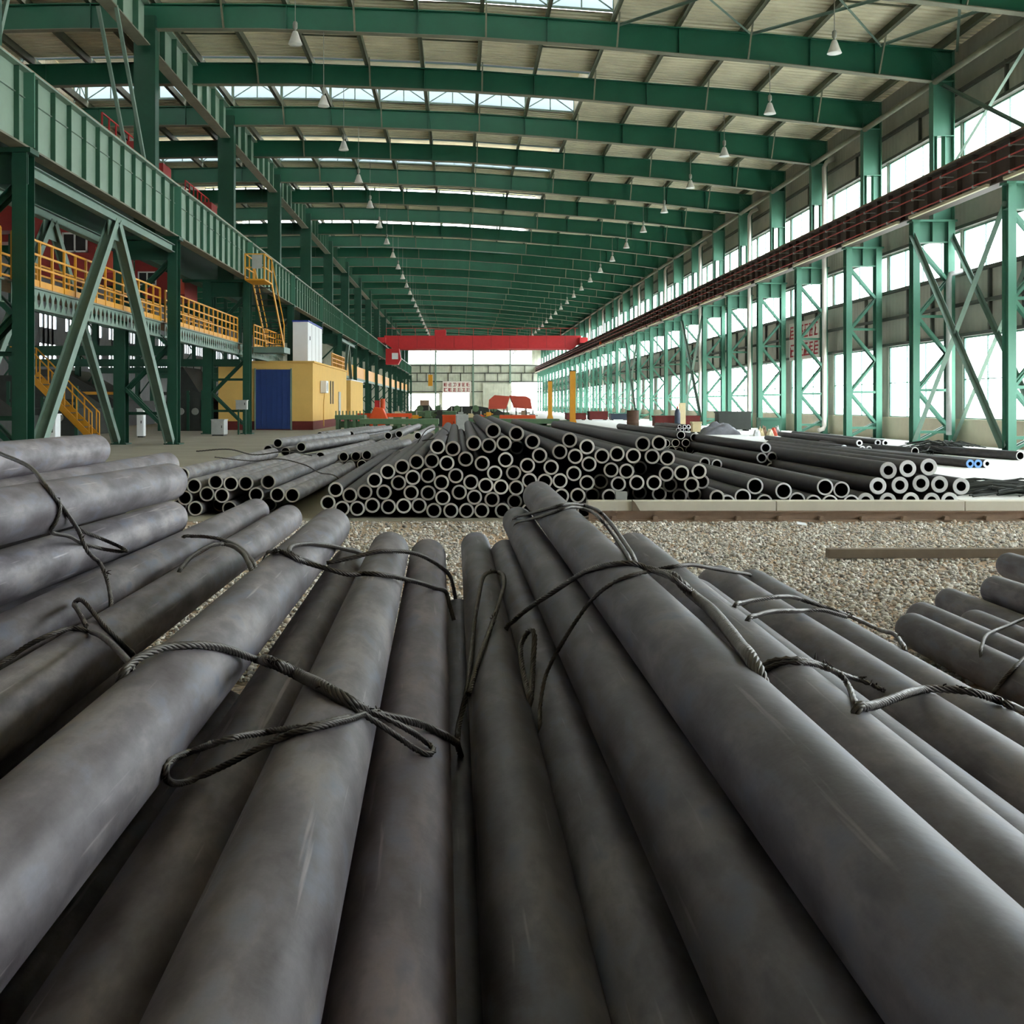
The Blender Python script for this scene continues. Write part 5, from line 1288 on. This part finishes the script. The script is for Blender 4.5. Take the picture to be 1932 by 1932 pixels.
# ------------------------------------------------------------------ pipes
def pipe_mesh(r, ri, L, n, skin, cut, rounded=False):
    """hollow pipe along +y, front face at y = 0, small chamfers on the sawn faces"""
    c = min(0.004, r * 0.05)
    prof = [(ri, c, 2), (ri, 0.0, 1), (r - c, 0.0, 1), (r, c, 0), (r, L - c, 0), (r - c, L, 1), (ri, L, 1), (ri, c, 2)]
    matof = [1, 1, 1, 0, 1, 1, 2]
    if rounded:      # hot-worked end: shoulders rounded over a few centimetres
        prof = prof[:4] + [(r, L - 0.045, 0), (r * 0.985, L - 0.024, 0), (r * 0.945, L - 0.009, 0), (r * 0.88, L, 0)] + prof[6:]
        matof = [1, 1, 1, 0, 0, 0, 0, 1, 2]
    vs = []; fs = []; mi = []
    m = len(prof) - 1
    for (rr, y, q) in prof[:-1]:
        for k in range(n):
            w = 2 * math.pi * k / n
            vs.append((rr * math.cos(w), y, rr * math.sin(w)))
    for i in range(m):
        j = (i + 1) % m
        for k in range(n):
            k2 = (k + 1) % n
            fs.append((i * n + k, j * n + k, j * n + k2, i * n + k2)); mi.append(matof[i])
    me = bpy.data.meshes.new('steel_pipe'); me.from_pydata(vs, [], fs)
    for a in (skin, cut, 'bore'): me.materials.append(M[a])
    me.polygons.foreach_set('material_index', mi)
    me.polygons.foreach_set('use_smooth', [True] * len(fs))
    me.update()
    try: me.set_sharp_from_angle(angle=math.radians(35))
    except Exception: pass
    bm = bmesh.new(); bm.from_mesh(me); bmesh.ops.recalc_face_normals(bm, faces=bm.faces); bm.to_mesh(me); bm.free()
    return me

FG_NAME = {
 'M': 'topmost black pipe of the foreground pile, running to the lower right corner',
 'L': 'dark pipe tucked under the left side of the topmost foreground pipe',
 'K': 'dark pipe right of the upright rope eye, mostly hidden between two pipes',
 'J': 'dark pipe carrying the tall upright rope eye, right of the central gap',
 'I': 'reddish dark pipe left of the central gap in the foreground',
 'H': 'grey brown pipe crossed by the frayed rope splice, lower centre left',
 'G': 'shadowed low pipe below the long rope loop in the foreground',
 'F': 'large grey pipe with blue stains running to the lower left corner',
 'E': 'grey pipe under the small upright rope loop on the left',
 'D': 'darker pipe between two grey pipes on the left, under the dangling rope end',
 'C': 'grey pipe third from the top on the left edge',
 'B': 'grey pipe second from the top on the left edge, wrapped by rope',
 'A': 'uppermost grey pipe on the left edge with bright end rim',
 'A2': 'pipe showing behind the uppermost left pipe',
 'N': 'dark pipe next to the right of the topmost foreground pipe',
 'O': 'narrow visible pipe squeezed between two dark pipes at right',
 'P': 'dark pipe at right with rope over its rounded far end',
 'Q': 'dark pipe at right beside the rope, last before the gap',
 'R': 'nearest pipe of the low pile at the right picture edge',
 'S': 'second pipe of the low pile at the right picture edge',
 'W': 'third pipe of the low right pile, half hidden',
 'V': 'dark pipe with short visible stub behind the low right pile',
 'T': 'thick dark pipe lying higher at the right picture edge',
 'U': 'farthest dark pipe cut off by the right picture edge, beside the square bar',
 'E2': 'shadowed low pipe glimpsed between the two large grey pipes at left',
 'C2': 'shadowed low pipe glimpsed under the third grey pipe from the top left',
 'B2': 'shadowed pipe glimpsed below the rope-wrapped pipe on the left edge',
 'I2': 'deep pipe glimpsed in the dark gap at the centre of the foreground',
}
RFG = 0.084
YS = -1.2
def lay(me_len_cache, nm, x0, h0, sx, sh, yend, r, n, skin, cut, label, cat='pipe', group=None):
    L = round(yend - YS, 2)
    key = (r, L, n, skin, cut)
    if key not in me_len_cache: me_len_cache[key] = pipe_mesh(r, r * 0.75, L, n, skin, cut, True)
    p = Vector((x0 + sx * YS, YS, EYE - (h0 + sh * YS)))
    d = Vector((sx, 1, -sh)).normalized()
    o = link(nm, me_len_cache[key], None, p)
    o.rotation_mode = 'QUATERNION'
    o.rotation_quaternion = Vector((0, 1, 0)).rotation_difference(d)
    tag(o, label, cat, group)
    return o
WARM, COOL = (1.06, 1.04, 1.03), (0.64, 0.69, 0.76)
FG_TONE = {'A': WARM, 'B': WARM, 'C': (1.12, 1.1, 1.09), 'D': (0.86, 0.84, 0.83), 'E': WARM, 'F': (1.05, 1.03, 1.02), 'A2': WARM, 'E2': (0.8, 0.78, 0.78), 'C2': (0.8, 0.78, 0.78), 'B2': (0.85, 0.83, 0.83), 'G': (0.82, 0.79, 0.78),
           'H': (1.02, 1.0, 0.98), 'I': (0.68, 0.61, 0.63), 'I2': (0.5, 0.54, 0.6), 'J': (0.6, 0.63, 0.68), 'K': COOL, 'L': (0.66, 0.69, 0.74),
           'M': (0.74, 0.75, 0.77), 'right': (0.76, 0.76, 0.77)}   # tint set pipe by pipe, left ones lighter, centre and right darker
cache = {}
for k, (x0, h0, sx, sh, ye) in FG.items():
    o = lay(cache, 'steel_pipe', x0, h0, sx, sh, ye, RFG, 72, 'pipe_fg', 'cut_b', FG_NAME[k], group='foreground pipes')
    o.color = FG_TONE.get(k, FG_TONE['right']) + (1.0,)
# pipes of the layers beneath, glimpsed in the gaps
fill = []
def fg_at(p, y): return (p[0] + p[2] * y, EYE - (p[1] + p[3] * y))
for row in range(7):
    z = RFG + row * 0.148
    for i in range(-14, 9):
        x = i * 0.171 + (0.0855 if row % 2 else 0)
        tops = []
        ok = True
        for k, p in FG.items():
            if k in ('R', 'S', 'W', 'V', 'T', 'U'): continue
            for y in (0.5, 2.5, 4.5):
                px, pz = fg_at(p, y)
                if math.hypot(px - x, pz - z) < 0.169: ok = False
            px, pz = fg_at(p, 2.5)
            if abs(px - x) < 0.3: tops.append(pz)
        if not ok or len(tops) < 1 or z > min(tops) - 0.1: continue
        if min(tops) - z > 0.27 and row > 0: continue
        if x > 1.15: continue
        fill.append((x, z))
for n_, (x, z) in enumerate(fill):
    lay(cache, 'steel_pipe', x, EYE - z, 0, 0, 3.7, RFG, 40, 'pipe_fg', 'cut_b', 'dark pipe buried in the lower layers of the foreground pile', group='buried foreground pipes')
for x in (2.12, 2.30, 2.47, 2.78, 2.95, 3.5, 3.68):
    lay(cache, 'steel_pipe', x, EYE - RFG + 0.0, 0, 0, 5.2, RFG, 40, 'pipe_fg', 'cut_b', 'pipe on the ground beneath the low right pile', group='buried right pipes') if x in (2.12, 3.5, 3.68) and False else None

def settle(ends, r):
    """push pipe ends that overlap apart, keep them above the ground"""
    W = np.array([e[:3] for e in ends], float); W0 = W.copy()
    for _ in range(90):
        d = W[:, None, [0, 2]] - W[None, :, [0, 2]]
        n = np.hypot(d[..., 0], d[..., 1]) + np.eye(len(W)) * 9
        ov = np.clip(2 * r * 1.004 - n, 0, None)
        W[:, [0, 2]] += (d / np.maximum(n, 1e-3)[..., None] * ov[..., None] * 0.28).sum(1)
        W[:, 2] = np.maximum(W[:, 2], r)
    return [tuple(w) for w in W]

def stack(ends, r, ri, L, skin, cut, pile, group, rowh, yaw=0.0, jl=0.4, n=36, seed=1, cutmap=None):
    """a pile of pipes; every pipe is labelled by its row from the ground and its place from the left"""
    rr = random.Random(seed)
    ends = settle(ends, r)
    rows = {}
    for e in ends:
        rows.setdefault(max(0, round((e[2] - r) / rowh)), []).append(e)
    mes = [pipe_mesh(r, ri, L - jl * q / 3.0, n, skin, cut) for q in range(3)]
    mes2 = None
    for q in sorted(rows):
        line = sorted(rows[q])
        for c, e in enumerate(line):
            me = mes[rr.randrange(3)]
            o = link('steel_pipe', me, None, (e[0], e[1], e[2]))
            o.rotation_euler = (0, 0, -yaw + rr.uniform(-0.006, 0.006))
            if cutmap and (q, c) in cutmap:
                o.data = cutmap[(q, c)]
            tag(o, f'pipe in {pile}, {ORD[q+1]} row up, {ORD[c+1]} from left', 'pipe', group)

def px(lst, ox, oy, s, Y):
    out = []
    for a in lst:
        x, y = ox + a[0] / s, oy + a[1] / s
        out.append(((x - CX) / FPX * Y, Y + rnd.uniform(-0.08, 0.08), EYE - (y - CY) / FPX * Y))
    return out
stack(PILES['left'], 0.083, 0.066, 5.6, 'pipe', 'cut', 'the left front pile', 'left pipe pile', 0.14, 0.02, seed=3)
stack(PILES['cen'], 0.083, 0.062, 11.5, 'pipe_dk', 'cut', 'the large central pile', 'central pipe pile', 0.135, 0.0, 1.2, seed=4)
stack(PILES['rgt'], 0.096, 0.076, 7.5, 'pipe_dk', 'cut_b', 'the low pile right of centre', 'middle right pipe pile', 0.16, 0.0, seed=5)
stack(PILES['thk'], 0.1, 0.056, 7.0, 'pipe_dk', 'cut_b', 'the thick-walled right pile', 'thick-walled pipe pile', 0.17, 0.0, seed=6)
g1 = px([(1085, 270), (1000, 330), (1150, 350), (1300, 305)], 300, 780, 4.83, 19.0)
stack(g1 + [(-2.95, 19.05, 0.24), (-2.75, 19.05, 0.24), (-2.55, 19.1, 0.24), (-3.0, 19.1, 0.083), (-2.8, 19.1, 0.083), (-2.6, 19.1, 0.083), (-2.4, 19.1, 0.083)], 0.083, 0.066, 6.0, 'pipe', 'cut', 'the raised left pile', 'raised left pile', 0.15, 0.1, seed=7)
g2 = px([(20, 490), (118, 505), (237, 490), (345, 487), (448, 475), (200, 590), (302, 585), (405, 570), (510, 562)], 600, 760, 4.83, 18.7)
stack(g2 + [(-2.1 + 0.17 * i, 18.75, 0.083) for i in range(5)], 0.083, 0.066, 6.5, 'pipe', 'cut', 'the two-row pile left of centre', 'two-row left pile', 0.14, 0.06, seed=8)
g3 = px([(15, 290), (85, 290), (150, 292), (210, 280), (297, 285), (250, 325), (205, 345), (318, 350), (390, 345), (437, 345)], 600, 760, 4.83, 30.5)
stack(g3 + [(-3.6 + 0.17 * i, 30.6, 0.083) for i in range(6)], 0.083, 0.066, 8.0, 'pipe', 'cut', 'the distant left pile', 'distant left pile', 0.14, 0.08, n=24, seed=9)
g4 = px([(740, 285), (790, 450), (870, 430), (910, 300), (990, 390), (640, 300), (560, 380)], 600, 760, 4.83, 25.0)
stack(g4 + [(-1.5 + 0.17 * i, 25.1, 0.083) for i in range(5)], 0.083, 0.066, 9.0, 'pipe', 'cut', 'the loose pile left of centre', 'loose left pile', 0.15, 0.01, n=24, seed=10)
h1 = px([(445, 260), (418, 317), (480, 315), (545, 312), (610, 317), (475, 372), (530, 375), (90, 345), (158, 355)], 1300, 760, 3.057, 17.6)
stack(h1 + [(4.2 + 0.17 * i, 17.7, 0.083) for i in range(6)], 0.083, 0.06, 9.0, 'pipe_dk', 'cut_b', 'the second-line right pile', 'second-line right pile', 0.15, 0.0, seed=11)
h2 = px([(1570, 295), (1693, 318), (1800, 355), (1437, 370), (1523, 368), (1610, 365), (1725, 395), (1485, 430), (1560, 440), (1650, 430), (1750, 440)], 960, 760, 4.83, 22.6)
stack(h2 + [(4.3 + 0.17 * i, 22.7, 0.083) for i in range(7)], 0.083, 0.068, 9.0, 'pipe_dk', 'cut', 'the third-line right pile', 'third-line right pile', 0.14, 0.0, n=28, seed=12)
h3 = px([(1558, 220), (1600, 218), (1638, 218), (1545, 250), (1575, 250), (1620, 250), (1648, 250)], 960, 760, 4.83, 50.7)
stack(h3, 0.083, 0.055, 6.0, 'pipe_dk', 'cut_b', 'the distant small bundle by the windows', 'distant small pipe bundle', 0.14, 0.0, n=20, seed=13)
h4 = px([(985, 232), (1093, 230), (1135, 232), (900, 262), (1040, 268), (1072, 268), (1112, 268), (1145, 268), (1000, 268)], 1300, 760, 3.057, 29.1)
stack(h4, 0.083, 0.045, 9.0, 'pipe_dk', 'cut_b', 'the pale floor pile', 'pale floor pile', 0.14, 0.05, n=24, seed=14)
h5 = px([(1622, 352), (1668, 352), (1720, 352)], 1300, 760, 3.057, 21.9)
blue_me = pipe_mesh(0.083, 0.04, 7.0, 28, 'pipe_dk', 'cut_blue')
q5 = sorted(h5)
for c, e in enumerate(q5):
    o = link('steel_pipe', blue_me if c < 2 else pipe_mesh(0.083, 0.04, 7.0, 28, 'pipe_dk', 'cut_b'), None, (e[0], 21.9, 0.085))
    o.rotation_euler = (0, 0, 0.06)
    tag(o, ('blue painted pipe end on the pale floor, left of the pair', 'blue painted pipe end on the pale floor, right of the pair', 'bare pipe end beside the two blue painted ends')[c], 'pipe', 'pipes with painted ends')
for c, (x, y, L) in enumerate(((12.35, 24.8, 4.0), (11.0, 27.2, 5.0), (8.4, 27.0, 8.0))):
    o = link('steel_pipe', pipe_mesh(0.1, 0.08, L, 28, 'pipe_dk', 'cut'), None, (x, y, 0.105))
    o.rotation_euler = (0, 0, 0.14)
    tag(o, ('large pipe cut off by the right picture edge on the pale floor', 'single pipe lying behind the blue ended pipes', 'single long pipe lying left of the pale floor pile')[c], 'pipe', 'single pipes on the pale floor')

# paper tag stuck inside one pipe end, scrap of paper on the gravel
tg = MB(); w0, w1 = math.radians(150), math.radians(215)
vs = []
for k in range(7):
    w = w0 + (w1 - w0) * k / 6
    for rr_, yy in ((0.060, 0.0), (0.060, 0.12), (0.058, 0.12), (0.058, 0.0)):
        vs.append((rr_ * math.cos(w), yy, rr_ * math.sin(w)))
fs = [(4 * k + a, 4 * k + (a + 1) % 4, 4 * k + 4 + (a + 1) % 4, 4 * k + 4 + a) for k in range(6) for a in range(4)] + [(0, 1, 2, 3), (27, 26, 25, 24)]
tg.add(vs, fs)
pt = tg.build('paper_tag', 'paper')
_t = min(PILES['cen'], key=lambda e: (e[0] - 2.24) ** 2 + (e[2] - 0.47) ** 2)
pt.location = (_t[0], _t[1] + 0.01, _t[2]); tag(pt, 'white paper tag inside one pipe end of the central pile', 'paper')
o = MB().prism([(-0.05, 0.0), (0.045, -0.01), (0.05, 0.05), (-0.04, 0.06)], 'z', 0.0, 0.003).build('paper_scrap', 'paper')
o.location = (3.45, 11.35, 0.03); o.rotation_euler = (0.35, 0.1, 0); tag(o, 'scrap of white paper on the gravel before the pale beam', 'paper')

# pale beam on a rusty rail in front of the right piles
bmn = empty('track_beam', (1.35, 11.92, 0)); tag(bmn, 'long pale beam on a rusty rail in front of the right pipe piles', 'beam')
x1 = 8.0
for k in range(4):
    a = x1 * k / 4
    bevel(MB().box(a + 0.004, a + x1 / 4 - 0.004, 0, 0.18, 0.115, 0.22).build('cap_plank', 'beam_top', bmn), 0.006)
MB().box(0.02, x1, 0.05, 0.075, 0.02, 0.115).build('web', 'rust', bmn)
MB().box(0.0, x1, 0.0, 0.16, 0.0, 0.022).build('foot_flange', 'rust', bmn)
MB().box(0.0, x1, 0.01, 0.15, 0.1, 0.116).build('head', 'rust', bmn)
for k in range(18):
    xx = 0.25 + 0.44 * k
    MB().prism([(xx, 0.02), (xx + 0.06, 0.02), (xx + 0.05, 0.06), (xx + 0.01, 0.06)], 'y', -0.02, 0.04).build('clip', 'rust', bmn)
lug = MB().prism([(0, 0.0), (0.085, 0.0), (0.03, 0.09), (0.0, 0.12)], 'y', -0.03, 0.0).build('support_lug', 'timber'); lug.location = (1.82, 11.92, 0.116)
tag(lug, 'rusty triangular lug standing against the pale beam', 'bracket')
cv = MB().box(0, 0.12, 0, 0.1, 0, 0.3).build('stop_post', 'grey'); cv.location = (1.68, 12.12, 0.0); tag(cv, 'short grey stop post at the foot of the central pile', 'post')
# square bar on the gravel
sb = MB().box(0, 1.95, 0, 0.075, 0, 0.075).build('square_bar', 'timber'); bevel(sb, 0.006)
sb.location = (2.93, 8.95, 0.02); sb.rotation_euler = (0, 0, 0.02); tag(sb, 'weathered square bar lying on the gravel at the right', 'bar')

# ------------------------------------------------------------------ wire rope slings
def resample(P, ds):
    P = np.array(P, float)
    Q = np.vstack([2 * P[0] - P[1], P, 2 * P[-1] - P[-2]])
    out = []
    for i in range(1, len(Q) - 2):
        p0, p1, p2, p3 = Q[i - 1:i + 3]
        n = max(1, int(np.linalg.norm(p2 - p1) / ds))
        for j in range(n):
            t = j / n
            out.append(0.5 * (2 * p1 + (p2 - p0) * t + (2 * p0 - 5 * p1 + 4 * p2 - p3) * t * t + (3 * p1 - p0 - 3 * p2 + p3) * t ** 3))
    out.append(P[-1])
    return np.array(out)
def rope_mesh(name, pts, r, strands=5, sides=5, pitch=None, taper=0.0):
    P = resample(pts, 0.011); n = len(P)
    T = np.gradient(P, axis=0); T /= np.linalg.norm(T, axis=1)[:, None] + 1e-9
    s = np.cross(T[0], [0, 0, 1.0]); s /= np.linalg.norm(s) + 1e-9
    Sx = np.zeros_like(P)
    for i in range(n):
        s = s - T[i] * (s @ T[i]); s /= np.linalg.norm(s) + 1e-9; Sx[i] = s
    Ux = np.cross(T, Sx)
    arc = np.concatenate([[0], np.cumsum(np.linalg.norm(np.diff(P, axis=0), axis=1))])
    pitch = pitch or 9 * r
    V = []; F = []
    tp = np.ones(n)
    if taper: tp = np.clip(np.minimum(arc, arc[-1] - arc) / taper, 0.42, 1.0)
    for q in range(strands):
        ph = 2 * math.pi * (arc / pitch + q / strands)
        c = P + (Sx * np.cos(ph)[:, None] + Ux * np.sin(ph)[:, None]) * (0.6 * r * tp)[:, None]
        k0 = len(V)
        for i in range(n):
            for a in range(sides):
                w = 2 * math.pi * a / sides
                V.append(tuple(c[i] + (Sx[i] * math.cos(w) + Ux[i] * math.sin(w)) * 0.44 * r * tp[i]))
        for i in range(n - 1):
            for a in range(sides):
                b = (a + 1) % sides
                F.append((k0 + i * sides + a, k0 + i * sides + b, k0 + (i + 1) * sides + b, k0 + (i + 1) * sides + a))
        F.append(tuple(k0 + a for a in range(sides))[::-1]); F.append(tuple(k0 + (n - 1) * sides + a for a in range(sides)))
    me = bpy.data.meshes.new(name); me.from_pydata(V, [], F); me.materials.append(M['rope'])
    me.polygons.foreach_set('use_smooth', [True] * len(F)); me.update()
    return me
SLINGS = [
 (('r1', 'r1b'), 'wire rope sling hanging across the three uppermost left pipes', ()),
 (('r2', 'r2b'), 'wire rope sling with small upright loop on the left pipes', ()),
 (('r3', 'r3b'), 'doubled wire rope arched over one grey pipe on the left', ()),
 (('r4', 'r4b', 'r5'), 'long wire rope sling with frayed splice and two eyes, lower centre', ((549, 0), (0, 0))),
 (('r6', 'r6b', 'r6c'), 'wire rope sling looped over the far pipe ends at centre left', ()),
 (('r7',), 'tall narrow wire rope eye standing on the central dark pipe', ()),
 (('r8', 'r8b'), 'heavy doubled wire rope draped over the topmost black pipe', ()),
 (('r9', 'r9b'), 'wire rope tied round the far end of the topmost pipe', ()),
 (('r10',), 'small wire rope eye between two dark pipes, right of centre', ()),
 (('r11',), 'thin wire rope stretched to the rounded pipe end at right', ()),
 (('r12', 'r12b'), 'short knotted wire rope with loose end on the right pipes', ()),
 (('r13',), 'thick wire rope running off the right picture edge', ()),
 (('r14', 'r15'), 'slack wire rope across two dark pipes at the right', ()),
 (('r16', 'r17'), 'wire rope over the low pile at the right picture edge', ()),
]
frr = random.Random(11)
for keys, label, _ in SLINGS:
    c0 = ROPES[keys[0]][1][0]
    root = empty('wire_sling', c0)
    for nm, key in zip(('main_rope', 'eye_loop', 'second_eye'), keys):
        r, pts = ROPES[key]
        o = link(nm, rope_mesh('wire_rope', [tuple(np.array(p) - np.array(c0)) for p in pts], r * 1.12), root)
    if keys[0] in ('r1', 'r4', 'r7', 'r12', 'r14', 'r13'):
        r, pts = ROPES[keys[0]]
        for f in ((0.45, 0.58, 0.68) if keys[0] == 'r4' else (0.55, 0.8)):
            i = min(len(pts) - 2, int(f * len(pts))); p = np.array(pts[i]); t = np.array(pts[i + 1]) - p; t /= np.linalg.norm(t)
            mb = MB()
            for k in range(16):
                d = np.array([frr.gauss(0, 1), frr.gauss(0, 1), abs(frr.gauss(0, 0.8))]); d = d / np.linalg.norm(d)
                a = p + t * frr.uniform(-0.03, 0.03) - np.array(c0)
                b = a + d * frr.uniform(0.006, 0.02)
                mb.tube([tuple(a), tuple((a + b) / 2 + np.array([0, 0, 0.003])), tuple(b)], [0.002, 0.0015, 0.0008], 4)
            mb.build('frayed_wires', 'fray', root)
    if keys[0] == 'r4':
        r, pts = ROPES['r4']
        seg = pts[int(len(pts) * 0.38):int(len(pts) * 0.72)]
        o = link('splice', rope_mesh('wire_splice', [tuple(np.array(p) - np.array(c0) + np.array([0, 0, 0.004])) for p in seg], 0.0125, 7, 5, 0.1, 0.12), root)
    if keys[0] == 'r8':
        pts = ROPES['r8'][1]; seg = pts[int(len(pts) * 0.55):]
        o = link('splice', rope_mesh('wire_splice', [tuple(np.array(p) - np.array(c0) + np.array([0, 0, 0.005])) for p in seg], 0.0135, 7, 5, 0.11, 0.15), root)
    tag(root, label, 'rope', 'wire rope slings')

# thin ropes on the left pile
def thin(pts, r, label, nm='thin_rope'):
    o = link(nm, rope_mesh('thin_rope', pts, r, 3, 4, 0.12)); tag(o, label, 'rope', 'thin ropes on the left pile')
thin([(-2.9, 13.3, 0.62), (-2.5, 13.6, 0.56), (-2.2, 13.7, 0.58), (-1.9, 13.8, 0.50), (-1.7, 13.6, 0.42), (-1.45, 13.3, 0.38), (-1.3, 13.1, 0.12)], 0.008, 'thin dark rope over the right shoulder of the left pile')
thin([(-3.4, 14.5, 0.64), (-3.0, 14.6, 0.66), (-2.7, 14.8, 0.58), (-2.3, 14.9, 0.62), (-2.0, 15.2, 0.55)], 0.009, 'knotted dark rope along the back of the left pile')
thin([(-0.55, 14.6, 0.75), (-0.42, 14.4, 0.92), (-0.25, 14.5, 0.95), (-0.15, 14.8, 0.86), (-0.3, 15.0, 0.80), (-0.5, 14.9, 0.76)], 0.008, 'rope ring lying on the left shoulder of the central pile')
thin([(1.55, 13.6, 0.60), (1.9, 13.8, 0.66), (2.2, 14.0, 0.62), (2.6, 14.1, 0.60), (2.9, 13.9, 0.44)], 0.008, 'thin dark rope over the right half of the central pile')

# ------------------------------------------------------------------ gravel stones (uncountable)
rs = np.random.RandomState(5)
ico_v = []
phi = (1 + 5 ** 0.5) / 2
for a in (-1, 1):
    for b in (-phi, phi):
        ico_v += [(0, a, b), (a, b, 0), (b, 0, a)]
ico_v = np.array(ico_v) / math.hypot(1, phi)
bmq = bmesh.new()
for v in ico_v: bmq.verts.new(v)
bmesh.ops.convex_hull(bmq, input=bmq.verts)
bmq.verts.ensure_lookup_table(); bmq.verts.index_update()
ico_f = np.array([[v.index for v in f.verts] for f in bmq.faces])
ico_v = np.array([v.co[:] for v in bmq.verts]); bmq.free()
NS = 50000
u = rs.rand(NS)
Yg = 1.0 / (1 / 5.0 + u * (1 / 11.9 - 1 / 5.0)) if False else 5.0 + 6.9 * rs.rand(NS)
Xg = (-560 + rs.rand(NS) * 1660) / FPX * Yg * 1.05
sz = rs.uniform(0.008, 0.020, NS) * (0.8 + 0.5 * (rs.rand(NS) > 0.9))
soil = np.sin(Xg * 1.7 + 0.6) + np.sin(Yg * 1.9 + Xg * 0.8) + 0.9 * np.sin(Xg * 3.1 - Yg * 1.3) + 0.35 * (Yg - 8.5) - 0.3 * np.clip(Xg, -2, 3)
keep = rs.rand(NS) < np.clip(1.25 - 0.42 * np.clip(soil, 0, 3), 0.18, 1)
Xg, Yg, sz = Xg[keep], Yg[keep], sz[keep]; NS = len(Xg)
V = ico_v[None] * (sz[:, None, None] * (0.7 + 0.6 * rs.rand(NS, 1, 3))) * (0.82 + 0.36 * rs.rand(NS, 12, 1))
ang = rs.rand(NS) * 6.283
ca, sa = np.cos(ang)[:, None], np.sin(ang)[:, None]
Vx = V[..., 0] * ca - V[..., 1] * sa; Vy = V[..., 0] * sa + V[..., 1] * ca
V = np.stack([Vx + Xg[:, None], Vy + Yg[:, None], V[..., 2] * 0.75 + (sz * 0.35)[:, None]], -1).reshape(-1, 3)
F = (ico_f[None] + (np.arange(NS) * 12)[:, None, None]).reshape(-1, 3)
me = bpy.data.meshes.new('gravel')
me.vertices.add(len(V)); me.vertices.foreach_set('co', V.ravel())
me.loops.add(F.size); me.loops.foreach_set('vertex_index', F.ravel().astype(np.int32))
me.polygons.add(len(F)); me.polygons.foreach_set('loop_start', np.arange(0, F.size, 3, dtype=np.int32))
me.update(calc_edges=True); me.materials.append(M['stone'])
o = link('gravel', me); tag(o, 'loose pale gravel between the foreground pipes and the pile behind', 'gravel', kind='stuff')
